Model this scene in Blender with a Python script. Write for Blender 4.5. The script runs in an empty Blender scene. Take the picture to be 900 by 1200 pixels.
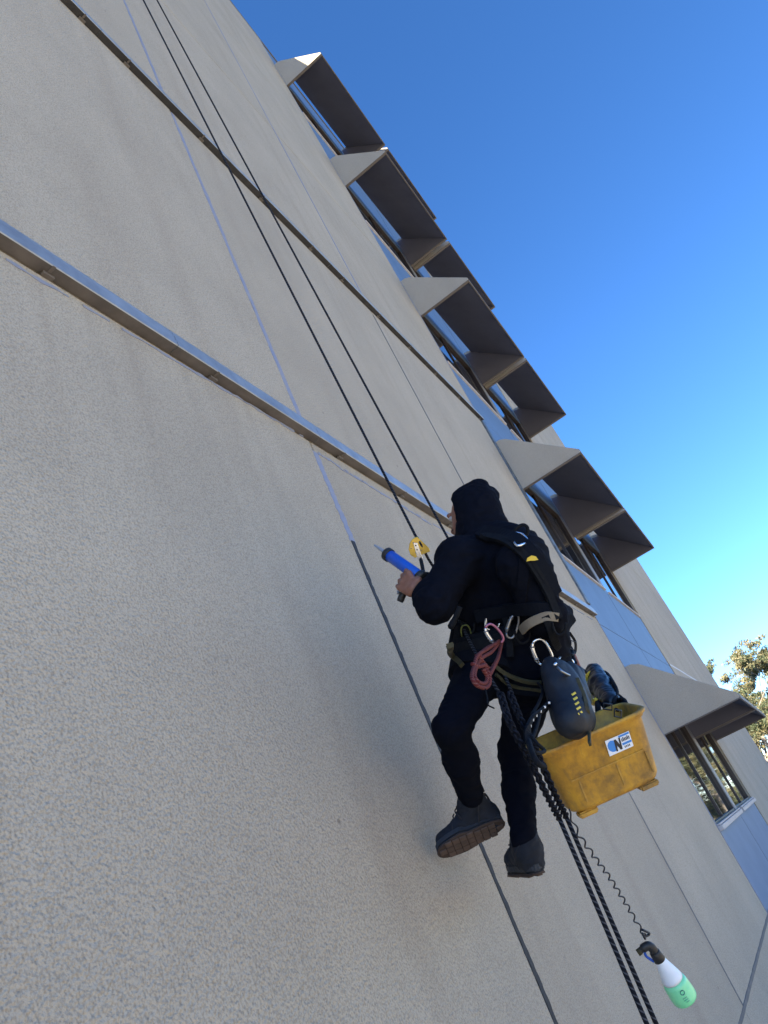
import bpy, bmesh, math, random
import numpy as np
from mathutils import Vector, Matrix, noise as mnoise
from mathutils.bvhtree import BVHTree
random.seed(7); rng = np.random.default_rng(7)
SC = bpy.context.scene
COL = SC.collection

# ------------------------------------------------------------------ camera
# World: X along the facade (away from the camera), Y into the wall, Z up; stucco face at Y=0.
F_PX = 853.17                                   # focal length in pixels of a 900x1200 frame
DV = np.array([-0.36605176, -0.79916645, 0.4768009])    # world Z in camera (right, down, forward)
DH = np.array([0.48649274, 0.27243593, 0.83012257])     # world X
DN = np.array([-0.7933038, 0.53582801, 0.28906302])     # world Y
D = 1.35                                        # camera to wall, metres
ZC = 1.65                                       # camera height
cam = bpy.data.cameras.new('camera'); CAM = bpy.data.objects.new('camera', cam); COL.objects.link(CAM)
cam.sensor_fit = 'VERTICAL'; cam.sensor_height = 36.0; cam.lens = F_PX / 1200 * 36.0
cam.clip_start = 0.05; cam.clip_end = 3000
_r = Vector((DH[0], DN[0], DV[0])); _d = Vector((DH[1], DN[1], DV[1])); _f = Vector((DH[2], DN[2], DV[2]))
CAM.matrix_world = Matrix(((_r.x, -_d.x, -_f.x, 0), (_r.y, -_d.y, -_f.y, -D), (_r.z, -_d.z, -_f.z, ZC), (0, 0, 0, 1)))
SC.camera = CAM
# ------------------------------------------------------------------ sky, sun, exposure
SUN_EL = math.radians(31); SUN_AZ = math.radians(-80)    # azimuth from +Y towards +X
w = bpy.data.worlds.new('World'); SC.world = w; w.use_nodes = True
_nt = w.node_tree; _sky = _nt.nodes.new('ShaderNodeTexSky'); _sky.sky_type = 'NISHITA'; _sky.sun_disc = False
_sky.sun_elevation = SUN_EL; _sky.sun_rotation = SUN_AZ; _sky.altitude = 1500; _sky.air_density = 0.8; _sky.dust_density = 0.0; _sky.ozone_density = 4.0
_nt.nodes['Background'].inputs[1].default_value = 0.102
_hs = _nt.nodes.new('ShaderNodeHueSaturation'); _hs.inputs['Saturation'].default_value = 1.17; _hs.inputs['Hue'].default_value = 0.503; _nt.links.new(_sky.outputs[0], _hs.inputs['Color'])
_nt.links.new(_hs.outputs[0], _nt.nodes['Background'].inputs[0])
sl = bpy.data.lights.new('sun', 'SUN'); SUN = bpy.data.objects.new('sun', sl); COL.objects.link(SUN)
sl.energy = 5.0; sl.angle = math.radians(0.5); sl.color = (1.0, 0.88, 0.68)
_sd = Vector((math.sin(SUN_AZ) * math.cos(SUN_EL), math.cos(SUN_AZ) * math.cos(SUN_EL), math.sin(SUN_EL)))
SUN.rotation_euler = _sd.to_track_quat('Z', 'Y').to_euler(); SUN.location = (0, -30, 60)
SC.view_settings.view_transform = 'Standard'; SC.view_settings.look = 'None'
SC.view_settings.exposure = 1.98; SC.view_settings.gamma = 1.0

# ------------------------------------------------------------------ helpers
def ray(u, v): return np.array([u - 450.0, v - 600.0, F_PX])
def at(u, v, off=0.0):
    """the point seen at pixel (u, v) that stands `off` metres out from the wall"""
    r = ray(u, v); t = (D - off) / (r @ DN)
    return Vector((r @ DH * t, -off, r @ DV * t + ZC))
def frame_at(u, v, off):
    """origin, unit axes (right, down, toward) and metres per pixel of the plane facing the viewer there"""
    r = ray(u, v); t = (D - off) / (r @ DN)
    return at(u, v, off), Vector(_r), Vector(_d), -Vector(_f), t
GZ = -1.2        # ground level: the camera stands on a raised terrace edge
def ZZ(z): return z * D + ZC
def XX(x): return x * D
def tag(o, label=None, cat=None, group=None, kind=None):
    if label: o['label'] = label
    if cat: o['category'] = cat
    if group: o['group'] = group
    if kind: o['kind'] = kind
    return o
def empty(name, loc, label, cat, group=None):
    o = bpy.data.objects.new(name, None); COL.objects.link(o); o.location = loc; o.empty_display_size = 0.1
    return tag(o, label, cat, group)
def link_mesh(name, me, parent=None):
    o = bpy.data.objects.new(name, me); COL.objects.link(o)
    if parent is not None:
        o.parent = parent
    return o
def wloc(o):
    p = Vector((0, 0, 0))
    while o is not None: p += Vector(o.location); o = o.parent
    return p
class MB:
    """collects geometry in world coordinates, then links it as ONE mesh object"""
    def __init__(s): s.v = []; s.f = []; s.uv = None; s.m = []; s.mi = 0
    def add(s, vs, fs):
        b = len(s.v); s.v += [tuple(p) for p in vs]; s.f += [tuple(i + b for i in f) for f in fs]; s.m += [s.mi] * len(fs); return s
    def box(s, lo, hi):
        x0, y0, z0 = lo; x1, y1, z1 = hi
        return s.add([(x0, y0, z0), (x1, y0, z0), (x1, y1, z0), (x0, y1, z0), (x0, y0, z1), (x1, y0, z1), (x1, y1, z1), (x0, y1, z1)],
                     [(0, 3, 2, 1), (4, 5, 6, 7), (0, 1, 5, 4), (1, 2, 6, 5), (2, 3, 7, 6), (3, 0, 4, 7)])
    def obox(s, c, ax, half):
        c = Vector(c); a = [Vector(x) for x in ax]; vs = []
        for k in (-1, 1):
            for i, j in ((-1, -1), (1, -1), (1, 1), (-1, 1)):
                vs.append(c + a[0] * (i * half[0]) + a[1] * (j * half[1]) + a[2] * (k * half[2]))
        return s.add(vs, [(0, 3, 2, 1), (4, 5, 6, 7), (0, 1, 5, 4), (1, 2, 6, 5), (2, 3, 7, 6), (3, 0, 4, 7)])
    def prism(s, poly, d):
        """extrude polygon (list of Vectors) along vector d"""
        n = len(poly); d = Vector(d); vs = [Vector(p) for p in poly] + [Vector(p) + d for p in poly]
        fs = [tuple(range(n - 1, -1, -1)), tuple(range(n, 2 * n))] + [(i, (i + 1) % n, n + (i + 1) % n, n + i) for i in range(n)]
        return s.add(vs, fs)
    def build(s, name, mat, parent=None, bevel=0.0, segs=1, smooth=False, fix=True):
        base = wloc(parent) if parent is not None else Vector((0, 0, 0))
        me = bpy.data.meshes.new(name); me.from_pydata([tuple(Vector(p) - base) for p in s.v], [], s.f)
        for m in (mat if isinstance(mat, (list, tuple)) else [mat]): me.materials.append(m)
        if any(s.m): me.polygons.foreach_set('material_index', s.m)
        if fix or bevel:
            bm = bmesh.new(); bm.from_mesh(me)
            if fix: bmesh.ops.recalc_face_normals(bm, faces=bm.faces)
            if bevel: bmesh.ops.bevel(bm, geom=[e for e in bm.edges if len(e.link_faces) == 2 and e.calc_face_angle(0) > 0.5], offset=bevel, segments=segs, affect='EDGES', clamp_overlap=True)
            bm.to_mesh(me); bm.free()
        if smooth: me.shade_smooth()
        o = link_mesh(name, me, parent); return o
def catmull(pts, n=8):
    P = [Vector(p) for p in pts]; out = []
    if len(P) < 3: return [P[0].lerp(P[1], i / n) for i in range(n + 1)]
    Q = [P[0] * 2 - P[1]] + P + [P[-1] * 2 - P[-2]]
    for i in range(1, len(Q) - 2):
        a, b, c, d = Q[i - 1], Q[i], Q[i + 1], Q[i + 2]
        for k in range(n):
            t = k / n
            out.append(0.5 * ((2 * b) + (c - a) * t + (2 * a - 5 * b + 4 * c - d) * t * t + (3 * b - a - 3 * c + d) * t ** 3))
    out.append(P[-1]); return out
def tube(name, pts, rad, mat, parent=None, sides=8, closed=False, uvs=True):
    """tube along pts (world); rad a number or list; u round, v along in metres"""
    base = wloc(parent) if parent is not None else Vector((0, 0, 0))
    P = [Vector(p) for p in pts]; R = list(rad) if isinstance(rad, (list, tuple)) else [rad] * len(P)
    keep = [i for i in range(len(P)) if i == 0 or (P[i] - P[i - 1]).length > 1e-5]; P = [P[i] for i in keep]; R = [R[min(i, len(R) - 1)] for i in keep]; n = len(P)
    T = []
    for i in range(n):
        a = P[i - 1] if (i > 0 or closed) else P[i]; b = P[(i + 1) % n] if (i < n - 1 or closed) else P[i]
        T.append((b - a).normalized())
    nrm = T[0].orthogonal().normalized(); vs = []; L = [0.0]
    for i in range(n):
        nrm = (nrm - T[i] * nrm.dot(T[i])).normalized(); bi = T[i].cross(nrm)
        for k in range(sides):
            a = 2 * math.pi * k / sides; vs.append(P[i] + (nrm * math.cos(a) + bi * math.sin(a)) * R[i])
        if i: L.append(L[-1] + (P[i] - P[i - 1]).length)
    fs = []; uv = []
    for i in range(n if closed else n - 1):
        j = (i + 1) % n; l1 = L[i] + ((P[j] - P[i]).length)
        for k in range(sides):
            q = (k + 1) % sides; fs.append((i * sides + k, i * sides + q, j * sides + q, j * sides + k))
            uv += [(k / sides, L[i]), ((k + 1) / sides, L[i]), ((k + 1) / sides, l1), (k / sides, l1)]
    if not closed:
        fs.append(tuple(range(sides - 1, -1, -1))); uv += [(0, 0)] * sides
        fs.append(tuple((n - 1) * sides + k for k in range(sides))); uv += [(0, L[-1])] * sides
    me = bpy.data.meshes.new(name); me.from_pydata([tuple(p - base) for p in vs], [], fs); me.materials.append(mat)
    ul = me.uv_layers.new(name='UVMap'); ul.data.foreach_set('uv', [c for p in uv for c in p])
    me.shade_smooth(); return link_mesh(name, me, parent)
def dup(o, parent=None, loc=None):
    c = o.copy(); COL.objects.link(c)
    if parent is not None: c.parent = parent
    if loc is not None: c.location = loc
    for ch in o.children: dup(ch, c)
    return c

# ------------------------------------------------------------------ materials
def mat(name, color, rough=0.7, metal=0.0, var=None, vscale=4.0, bump=None, spec=0.5, detail=4.0, trans=0.0, ior=1.45, coat=0.0, sheen=0.0, sss=0.0):
    m = bpy.data.materials.new(name); m.use_nodes = True; nt = m.node_tree; b = nt.nodes['Principled BSDF']
    b.inputs['Base Color'].default_value = (*color, 1); b.inputs['Roughness'].default_value = rough; b.inputs['Metallic'].default_value = metal
    b.inputs['Specular IOR Level'].default_value = spec; b.inputs['IOR'].default_value = ior
    b.inputs['Transmission Weight'].default_value = trans; b.inputs['Coat Weight'].default_value = coat; b.inputs['Sheen Weight'].default_value = sheen
    if sss: b.inputs['Subsurface Weight'].default_value = sss; b.inputs['Subsurface Radius'].default_value = (0.01, 0.004, 0.002)
    tc = nt.nodes.new('ShaderNodeTexCoord')
    if var:
        nz = nt.nodes.new('ShaderNodeTexNoise'); nz.inputs['Scale'].default_value = vscale; nz.inputs['Detail'].default_value = detail; nz.inputs['Roughness'].default_value = 0.6
        nt.links.new(tc.outputs['Object'], nz.inputs['Vector'])
        rp = nt.nodes.new('ShaderNodeValToRGB'); rp.color_ramp.elements[0].position = 0.32; rp.color_ramp.elements[1].position = 0.68
        rp.color_ramp.elements[0].color = (*var, 1); rp.color_ramp.elements[1].color = (*color, 1)
        nt.links.new(nz.outputs[0], rp.inputs[0]); nt.links.new(rp.outputs[0], b.inputs['Base Color'])
    if bump:
        sc_, st, dist = bump
        n2 = nt.nodes.new('ShaderNodeTexNoise'); n2.inputs['Scale'].default_value = sc_; n2.inputs['Detail'].default_value = 3.0
        nt.links.new(tc.outputs['Object'], n2.inputs['Vector'])
        bp = nt.nodes.new('ShaderNodeBump'); bp.inputs['Strength'].default_value = st; bp.inputs['Distance'].default_value = dist
        nt.links.new(n2.outputs[0], bp.inputs['Height']); nt.links.new(bp.outputs[0], b.inputs['Normal'])
    return m
def stucco_mat(name, c0, c1, c2, fine=1.0, streaks=False):
    """sprayed render: dimpled relief, grime clouds, vertical run-off streaks"""
    m = bpy.data.materials.new(name); m.use_nodes = True; nt = m.node_tree; b = nt.nodes['Principled BSDF']; b.inputs['Roughness'].default_value = 0.92; b.inputs['Specular IOR Level'].default_value = 0.25
    N = nt.nodes.new; K = nt.links.new; tc = N('ShaderNodeTexCoord')
    big = N('ShaderNodeTexNoise'); big.inputs['Scale'].default_value = 0.9; big.inputs['Detail'].default_value = 5; big.inputs['Roughness'].default_value = 0.62; K(tc.outputs['Object'], big.inputs['Vector'])
    mp = N('ShaderNodeMapping'); mp.inputs['Scale'].default_value = (2.2, 1.0, 0.16); K(tc.outputs['Object'], mp.inputs['Vector'])
    st = N('ShaderNodeTexNoise'); st.inputs['Scale'].default_value = 1.6; st.inputs['Detail'].default_value = 6; K(mp.outputs[0], st.inputs['Vector'])
    grain = N('ShaderNodeTexNoise'); grain.inputs['Scale'].default_value = 150 * fine; grain.inputs['Detail'].default_value = 2; K(tc.outputs['Object'], grain.inputs['Vector'])
    r1 = N('ShaderNodeValToRGB'); r1.color_ramp.elements[0].position = 0.33; r1.color_ramp.elements[1].position = 0.66; r1.color_ramp.elements[0].color = (*c1, 1); r1.color_ramp.elements[1].color = (*c0, 1); K(big.outputs[0], r1.inputs[0])
    r2 = N('ShaderNodeValToRGB'); r2.color_ramp.elements[0].position = 0.52; r2.color_ramp.elements[1].position = 0.75; r2.color_ramp.elements[0].color = (0, 0, 0, 1); r2.color_ramp.elements[1].color = (0.55, 0.55, 0.55, 1); K(st.outputs[0], r2.inputs[0])
    mx = N('ShaderNodeMix'); mx.data_type = 'RGBA'; K(r2.outputs[0], mx.inputs[0]); K(r1.outputs[0], mx.inputs[6]); mx.inputs[7].default_value = (*c2, 1)
    r3 = N('ShaderNodeValToRGB'); r3.color_ramp.elements[0].position = 0.34; r3.color_ramp.elements[1].position = 0.56; r3.color_ramp.elements[0].color = (0.74, 0.735, 0.73, 1); r3.color_ramp.elements[1].color = (1, 1, 1, 1); K(grain.outputs[0], r3.inputs[0])
    mu = N('ShaderNodeMix'); mu.data_type = 'RGBA'; mu.blend_type = 'MULTIPLY'; mu.inputs[0].default_value = 1.0; K(mx.outputs[2], mu.inputs[6]); K(r3.outputs[0], mu.inputs[7]); 
    oi = N('ShaderNodeObjectInfo'); mr = N('ShaderNodeMapRange'); mr.inputs[3].default_value = .95; mr.inputs[4].default_value = 1.03; K(oi.outputs['Random'], mr.inputs[0])
    m3 = N('ShaderNodeMix'); m3.data_type = 'RGBA'; m3.blend_type = 'MULTIPLY'; m3.inputs[0].default_value = 1.0; K(mu.outputs[2], m3.inputs[6]); K(mr.outputs[0], m3.inputs[7]); last = m3.outputs[2]
    if streaks:      # rust-brown run-off below the two ledges
        sx = N('ShaderNodeSeparateXYZ'); K(tc.outputs['Object'], sx.inputs[0]); mp2 = N('ShaderNodeMapping'); mp2.inputs['Scale'].default_value = (9, 1, .5); K(tc.outputs['Object'], mp2.inputs['Vector'])
        n5 = N('ShaderNodeTexNoise'); n5.inputs['Scale'].default_value = 1.0; n5.inputs['Detail'].default_value = 5; K(mp2.outputs[0], n5.inputs['Vector']); r5 = N('ShaderNodeValToRGB'); r5.color_ramp.elements[0].position = .5; r5.color_ramp.elements[1].position = .72; K(n5.outputs[0], r5.inputs[0])
        tot = None
        for zl in (ZZ(1.868), ZZ(4.53), ZZ(13.8)):
            up = N('ShaderNodeMapRange'); up.inputs[1].default_value = zl - 1.5; up.inputs[2].default_value = zl; K(sx.outputs[2], up.inputs[0]); lt = N('ShaderNodeMath'); lt.operation = 'LESS_THAN'; lt.inputs[1].default_value = zl + .01; K(sx.outputs[2], lt.inputs[0])
            ml = N('ShaderNodeMath'); ml.operation = 'MULTIPLY'; K(up.outputs[0], ml.inputs[0]); K(lt.outputs[0], ml.inputs[1]); 
            if tot is None: tot = ml.outputs[0]
            else: mx_ = N('ShaderNodeMath'); mx_.operation = 'MAXIMUM'; K(tot, mx_.inputs[0]); K(ml.outputs[0], mx_.inputs[1]); tot = mx_.outputs[0]
        fm = N('ShaderNodeMath'); fm.operation = 'MULTIPLY'; K(tot, fm.inputs[0]); K(r5.outputs[0], fm.inputs[1]); f2 = N('ShaderNodeMath'); f2.operation = 'MULTIPLY'; f2.inputs[1].default_value = .2; K(fm.outputs[0], f2.inputs[0])
        m4 = N('ShaderNodeMix'); m4.data_type = 'RGBA'; K(f2.outputs[0], m4.inputs[0]); K(last, m4.inputs[6]); m4.inputs[7].default_value = (.22, .18, .14, 1); last = m4.outputs[2]
    sv = N('ShaderNodeTexVoronoi'); sv.inputs['Scale'].default_value = 3.2; K(tc.outputs['Object'], sv.inputs['Vector'])      # a few pinholes and specks of dirt
    sr = N('ShaderNodeMapRange'); sr.inputs[1].default_value = .022; sr.inputs[2].default_value = .034; sr.inputs[3].default_value = .55; sr.inputs[4].default_value = 0; K(sv.outputs['Distance'], sr.inputs[0])
    m6 = N('ShaderNodeMix'); m6.data_type = 'RGBA'; K(sr.outputs[0], m6.inputs[0]); K(last, m6.inputs[6]); m6.inputs[7].default_value = (.09, .08, .07, 1); last = m6.outputs[2]
    K(last, b.inputs['Base Color'])
    dim = N('ShaderNodeTexNoise'); dim.inputs['Scale'].default_value = 95 * fine; dim.inputs['Detail'].default_value = 2.5; dim.inputs['Roughness'].default_value = 0.55; K(tc.outputs['Object'], dim.inputs['Vector'])
    vo = N('ShaderNodeTexVoronoi'); vo.inputs['Scale'].default_value = 105 * fine; vo.feature = 'SMOOTH_F1'; K(tc.outputs['Object'], vo.inputs['Vector'])
    ad = N('ShaderNodeMath'); ad.operation = 'MULTIPLY_ADD'; ad.inputs[1].default_value = 0.5; K(vo.outputs['Distance'], ad.inputs[0]); K(dim.outputs[0], ad.inputs[2])
    bp = N('ShaderNodeBump'); bp.inputs['Strength'].default_value = 1.0; bp.inputs['Distance'].default_value = 0.0085 / fine; K(ad.outputs[0], bp.inputs['Height']); K(bp.outputs[0], b.inputs['Normal'])
    return m
def rope_mat(name, dark, fleck, scale=55.0):
    """kernmantle sheath: diamond flecks wound round the rope"""
    m = bpy.data.materials.new(name); m.use_nodes = True; nt = m.node_tree; b = nt.nodes['Principled BSDF']; b.inputs['Roughness'].default_value = 0.9; b.inputs['Specular IOR Level'].default_value = 0.15
    N = nt.nodes.new; K = nt.links.new; tc = N('ShaderNodeTexCoord'); mp = N('ShaderNodeMapping'); mp.inputs['Scale'].default_value = (2.0, scale, 1.0)
    K(tc.outputs['UV'], mp.inputs['Vector']); sx = N('ShaderNodeSeparateXYZ'); K(mp.outputs[0], sx.inputs[0])
    a = N('ShaderNodeMath'); a.operation = 'ADD'; K(sx.outputs[0], a.inputs[0]); K(sx.outputs[1], a.inputs[1])
    f = N('ShaderNodeMath'); f.operation = 'FRACT'; K(a.outputs[0], f.inputs[0])
    g = N('ShaderNodeMath'); g.operation = 'GREATER_THAN'; g.inputs[1].default_value = 0.72; K(f.outputs[0], g.inputs[0])
    mx = N('ShaderNodeMix'); mx.data_type = 'RGBA'; K(g.outputs[0], mx.inputs[0]); mx.inputs[6].default_value = (*dark, 1); mx.inputs[7].default_value = (*fleck, 1); K(mx.outputs[2], b.inputs['Base Color'])
    bp = N('ShaderNodeBump'); bp.inputs['Strength'].default_value = 0.6; bp.inputs['Distance'].default_value = 0.002; K(f.outputs[0], bp.inputs['Height']); K(bp.outputs[0], b.inputs['Normal'])
    return m
M = dict(
    stucco=stucco_mat('stucco', (0.51, 0.446, 0.352), (0.44, 0.384, 0.304), (0.395, 0.335, 0.262), streaks=True),
    hood=stucco_mat('hood_render', (0.48, 0.43, 0.355), (0.43, 0.385, 0.32), (0.40, 0.355, 0.29), 1.4),
    core=mat('core_block', (0.10, 0.10, 0.10), 0.9),
    plinth=mat('plinth_concrete', (0.30, 0.29, 0.27), 0.9, var=(0.22, 0.21, 0.20), vscale=3),
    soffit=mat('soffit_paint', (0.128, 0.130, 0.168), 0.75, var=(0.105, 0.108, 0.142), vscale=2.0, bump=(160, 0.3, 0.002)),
    trim=mat('trim_bronze', (0.16, 0.14, 0.125), 0.5, var=(0.12, 0.105, 0.095), vscale=6),
    blue=mat('blue_panel_paint', (0.125, 0.205, 0.335), 0.6, var=(0.105, 0.176, 0.29), vscale=2.0, bump=(220, 0.25, 0.001)),
    steel=mat('galvanised_steel', (0.40, 0.43, 0.455), 0.5, 0.6, var=(0.29, 0.315, 0.34), vscale=9, bump=(40, 0.25, 0.003)),
    flash=mat('flashing_steel', (0.20, 0.225, 0.25), 0.55, 0.5, var=(0.10, 0.115, 0.13), vscale=11, bump=(50, 0.4, 0.003)),
    steel_under=mat('ledge_soffit', (0.17, 0.15, 0.14), 0.7, var=(0.10, 0.09, 0.085), vscale=7, bump=(80, 0.3, 0.002)), steel_under_shaded=mat('ledge_soffit_shaded', (0.055, 0.053, 0.056), 0.7, var=(0.03, 0.03, 0.033), vscale=7, bump=(80, 0.3, 0.002)),  # underside tones hold the ground-light brown; upper ledge gets a darker, shaded copy
    tape=mat('blue_sealant', (0.22, 0.25, 0.36), 0.6, var=(0.31, 0.31, 0.34), vscale=14, bump=(60, 0.4, 0.003)),
    sealant=mat('dark_sealant', (0.036, 0.037, 0.041), 0.75, var=(0.018, 0.019, 0.022), vscale=30, bump=(90, 0.6, 0.004)),
    greyseal=mat('grey_sealant', (0.16, 0.155, 0.15), 0.7, var=(0.10, 0.10, 0.10), vscale=12),
    whiteseal=mat('white_sealant', (0.62, 0.60, 0.58), 0.6),
    glass=mat('window_glass', (0.012, 0.014, 0.018), 0.03, spec=0.6, ior=1.55),
    frame=mat('frame_bronze', (0.075, 0.06, 0.055), 0.4, 0.3, var=(0.055, 0.045, 0.042), vscale=8),
    post=mat('post_grey', (0.24, 0.25, 0.27), 0.5),
    sill=mat('sill_paint', (0.56, 0.52, 0.50), 0.6, var=(0.45, 0.42, 0.41), vscale=8),
    rope=rope_mat('rope_sheath', (0.008, 0.009, 0.013), (0.06, 0.063, 0.075)), ropedark=rope_mat('rope_bight', (0.004, 0.005, 0.009), (0.013, 0.016, 0.026)),
    hoodie=mat('hoodie_cotton', (0.0055, 0.0068, 0.0125), 0.95, var=(0.004, 0.005, 0.0095), vscale=30, bump=(240, 0.35, 0.002), spec=0.08),
    trouser=mat('trouser_cotton', (0.0040, 0.0052, 0.0105), 0.95, var=(0.003, 0.004, 0.0085), vscale=25, bump=(200, 0.35, 0.002), spec=0.08),
    skin=mat('skin', (0.27, 0.125, 0.08), 0.55, var=(0.22, 0.095, 0.06), vscale=40, bump=(160, 0.15, 0.002), sss=0.12),
    eye=mat('eye_white', (0.42, 0.40, 0.38), 0.15), beard=mat('beard_hair', (0.03, 0.02, 0.015), 0.9, bump=(300, 0.8, 0.003)),
    boot=mat('boot_nubuck', (0.012, 0.0155, 0.025), 0.9, var=(0.007, 0.0095, 0.0155), vscale=25, bump=(120, 0.4, 0.002)),
    bootrim=mat('boot_midsole', (0.026, 0.032, 0.043), 0.7, var=(0.018, 0.022, 0.030), vscale=30),
    sole=mat('gum_rubber', (0.105, 0.068, 0.052), 0.8, var=(0.065, 0.045, 0.036), vscale=25),
    lace=mat('lace_cord', (0.02, 0.02, 0.025), 0.9),
    web=mat('webbing_black', (0.006, 0.007, 0.010), 0.85, var=(0.009, 0.011, 0.015), vscale=60, bump=(260, 0.5, 0.001), spec=.15),
    pad=mat('harness_pad', (0.0055, 0.007, 0.0115), 0.9, bump=(150, 0.4, 0.002), spec=.1),
    olive=mat('olive_webbing', (0.065, 0.055, 0.022), 0.8, var=(0.03, 0.028, 0.014), vscale=30),
    tan=mat('tan_leather', (0.27, 0.23, 0.17), 0.8, var=(0.19, 0.16, 0.12), vscale=18),
    yellow=mat('yellow_print', (0.72, 0.52, 0.06), 0.6),
    alloy=mat('bright_alloy', (0.80, 0.82, 0.85), 0.25, 0.9), alloy_dark=mat('grey_alloy', (0.25, 0.26, 0.28), 0.35, 0.9),
    pink=mat('pink_anodised', (0.36, 0.14, 0.22), 0.35, 0.6), lime=mat('lime_anodised', (0.12, 0.14, 0.04), 0.4, 0.5),
    gold=mat('gold_anodised', (0.80, 0.56, 0.12), 0.32, 0.65, var=(0.62, 0.42, 0.08), vscale=40),
    gunblue=mat('gun_barrel_blue', (0.012, 0.10, 0.55), 0.35, var=(0.010, 0.08, 0.42), vscale=12, coat=0.2),
    gunblack=mat('gun_black', (0.02, 0.02, 0.02), 0.5), nozzle=mat('nozzle_plastic', (0.30, 0.32, 0.36), 0.5),
    redrope=rope_mat('red_cord', (0.115, 0.024, 0.024), (0.18, 0.075, 0.07), 90),
    bagnavy=mat('tool_bag_fabric', (0.0105, 0.0145, 0.0235), 0.65, var=(0.0065, 0.0095, 0.016), vscale=12, bump=(30, 0.4, 0.006)),
    gear=mat('gear_black', (0.008, 0.010, 0.015), 0.4, bump=(60, 0.3, 0.003)), rust=mat('orange_strap', (0.30, 0.09, 0.04), 0.8),
    tread=mat('tread_dark', (0.05, 0.033, 0.026), 0.9),
    label_white=mat('label_white', (0.75, 0.78, 0.82), 0.4), label_blue=mat('label_blue', (0.03, 0.22, 0.62), 0.4), label_black=mat('label_black', (0.01, 0.01, 0.015), 0.4),
    coil=mat('coil_lanyard', (0.018, 0.02, 0.028), 0.5),
)

# ------------------------------------------------------------------ ground
def sheet(name, x0, x1, y0, y1, z, m):
    b = MB(); b.add([(x0, y0, z), (x1, y0, z), (x1, y1, z), (x0, y1, z)], [(0, 1, 2, 3)])
    return tag(b.build(name, m, fix=False), kind='structure')
sheet('ground', -1500, 1500, -1500, 1500, GZ - 0.02, mat('dry_grass_ground', (0.24, 0.20, 0.11), 0.95, var=(0.15, 0.14, 0.065), vscale=0.6, bump=(6, 0.8, 0.05)))
sheet('car_park', -60, 62, -45, -2.4, GZ, mat('bounce_paving', (0.46, 0.415, 0.33), 0.9, var=(0.37, 0.33, 0.265), vscale=1.2, bump=(90, 0.6, 0.004)))  # unseen paving, made pale so sunlight bounces onto the wall
b = MB(); b.box((-60, -2.4, GZ - 0.02), (62, -0.02, GZ + 0.12)); tag(b.build('footpath', M['plinth'], bevel=0.01), kind='structure')

# ------------------------------------------------------------------ the building
BLD = empty('office_building', (0, 0, 0), 'tall office block of beige sprayed render with blue window bay and projecting hoods', 'building')
ROOF = ZZ(13.8); BASE = ZZ(-0.95)
XL = -8.0; XB0 = XX(7.43); XB1 = XX(11.97); XR = 28.72
b = MB(); b.box((XL + 0.02, 0.42, GZ - 0.01), (XR - 0.02, 15, ROOF - 0.15)); b.build('core_wall', M['core'], BLD)
b = MB(); b.box((XL + 0.01, 0.125, GZ), (XB0 - 0.01, 0.419, ROOF - 0.1)); b.box((XB1 + 0.01, 0.125, GZ), (XR - 0.03, 0.419, ROOF - 0.1)); b.build('backing_wall', M['core'], BLD)
XPL = [XX(-2.48), XX(-0.06), XX(2.37), XX(4.80), XB0, XB1, XX(14.2), XX(18.8)]
b = MB(); b.box((XL, -0.012, ROOF + 0.003), (XR, 15.05, ROOF + 0.06)); b.build('roof', M['trim'], BLD, bevel=0.008)
for x0_, x1_ in zip([XL] + XPL, XPL + [XR]):
    b = MB(); b.box((x0_ + .006, 0.002, GZ - 0.02), (x1_ - .006, 0.12, BASE - 0.008)); b.build('plinth', M['stucco'], BLD, bevel=0.006)
G = 0.008
def panel(x0, x1, z0, z1, m, name='wall_panel', y=0.0, th=0.12, g=G, bev=0.005, jit=0.0):
    q = MB(); q.box((x0 + g, y + jit, z0 + g), (x1 - g, y + th, z1 - g)); return q.build(name, m, BLD, bevel=bev)
ZROWS = [BASE, ZZ(1.865), ZZ(4.53), ZZ(7.42), ZZ(10.32), ROOF]
XCOLS = [XL, XX(-2.48), XX(-0.06), XX(2.37), XX(4.80), XB0]
for i in range(len(XCOLS) - 1):
    for j in range(len(ZROWS) - 1):
        panel(XCOLS[i], XCOLS[i + 1], ZROWS[j], ZROWS[j + 1], M['stucco'], jit=random.uniform(-0.002, 0.002))
XCR = [XB1, XX(14.2), XX(16.45), XX(18.8), XR]
ZRR = [BASE, ZZ(1.85), ZZ(4.75), ZZ(7.65), ZZ(10.55), ROOF]
for i in range(len(XCR) - 1):
    for j in range(len(ZRR) - 1):
        panel(XCR[i], XCR[i + 1], ZRR[j], ZRR[j + 1], M['stucco'], jit=random.uniform(-0.002, 0.002))
# end wall of the block, facing away
b = MB(); b.box((XR - 0.019, 0.13, GZ), (XR, 15, ROOF - 0.002)); b.build('end_wall', M['stucco'], BLD)

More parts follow.
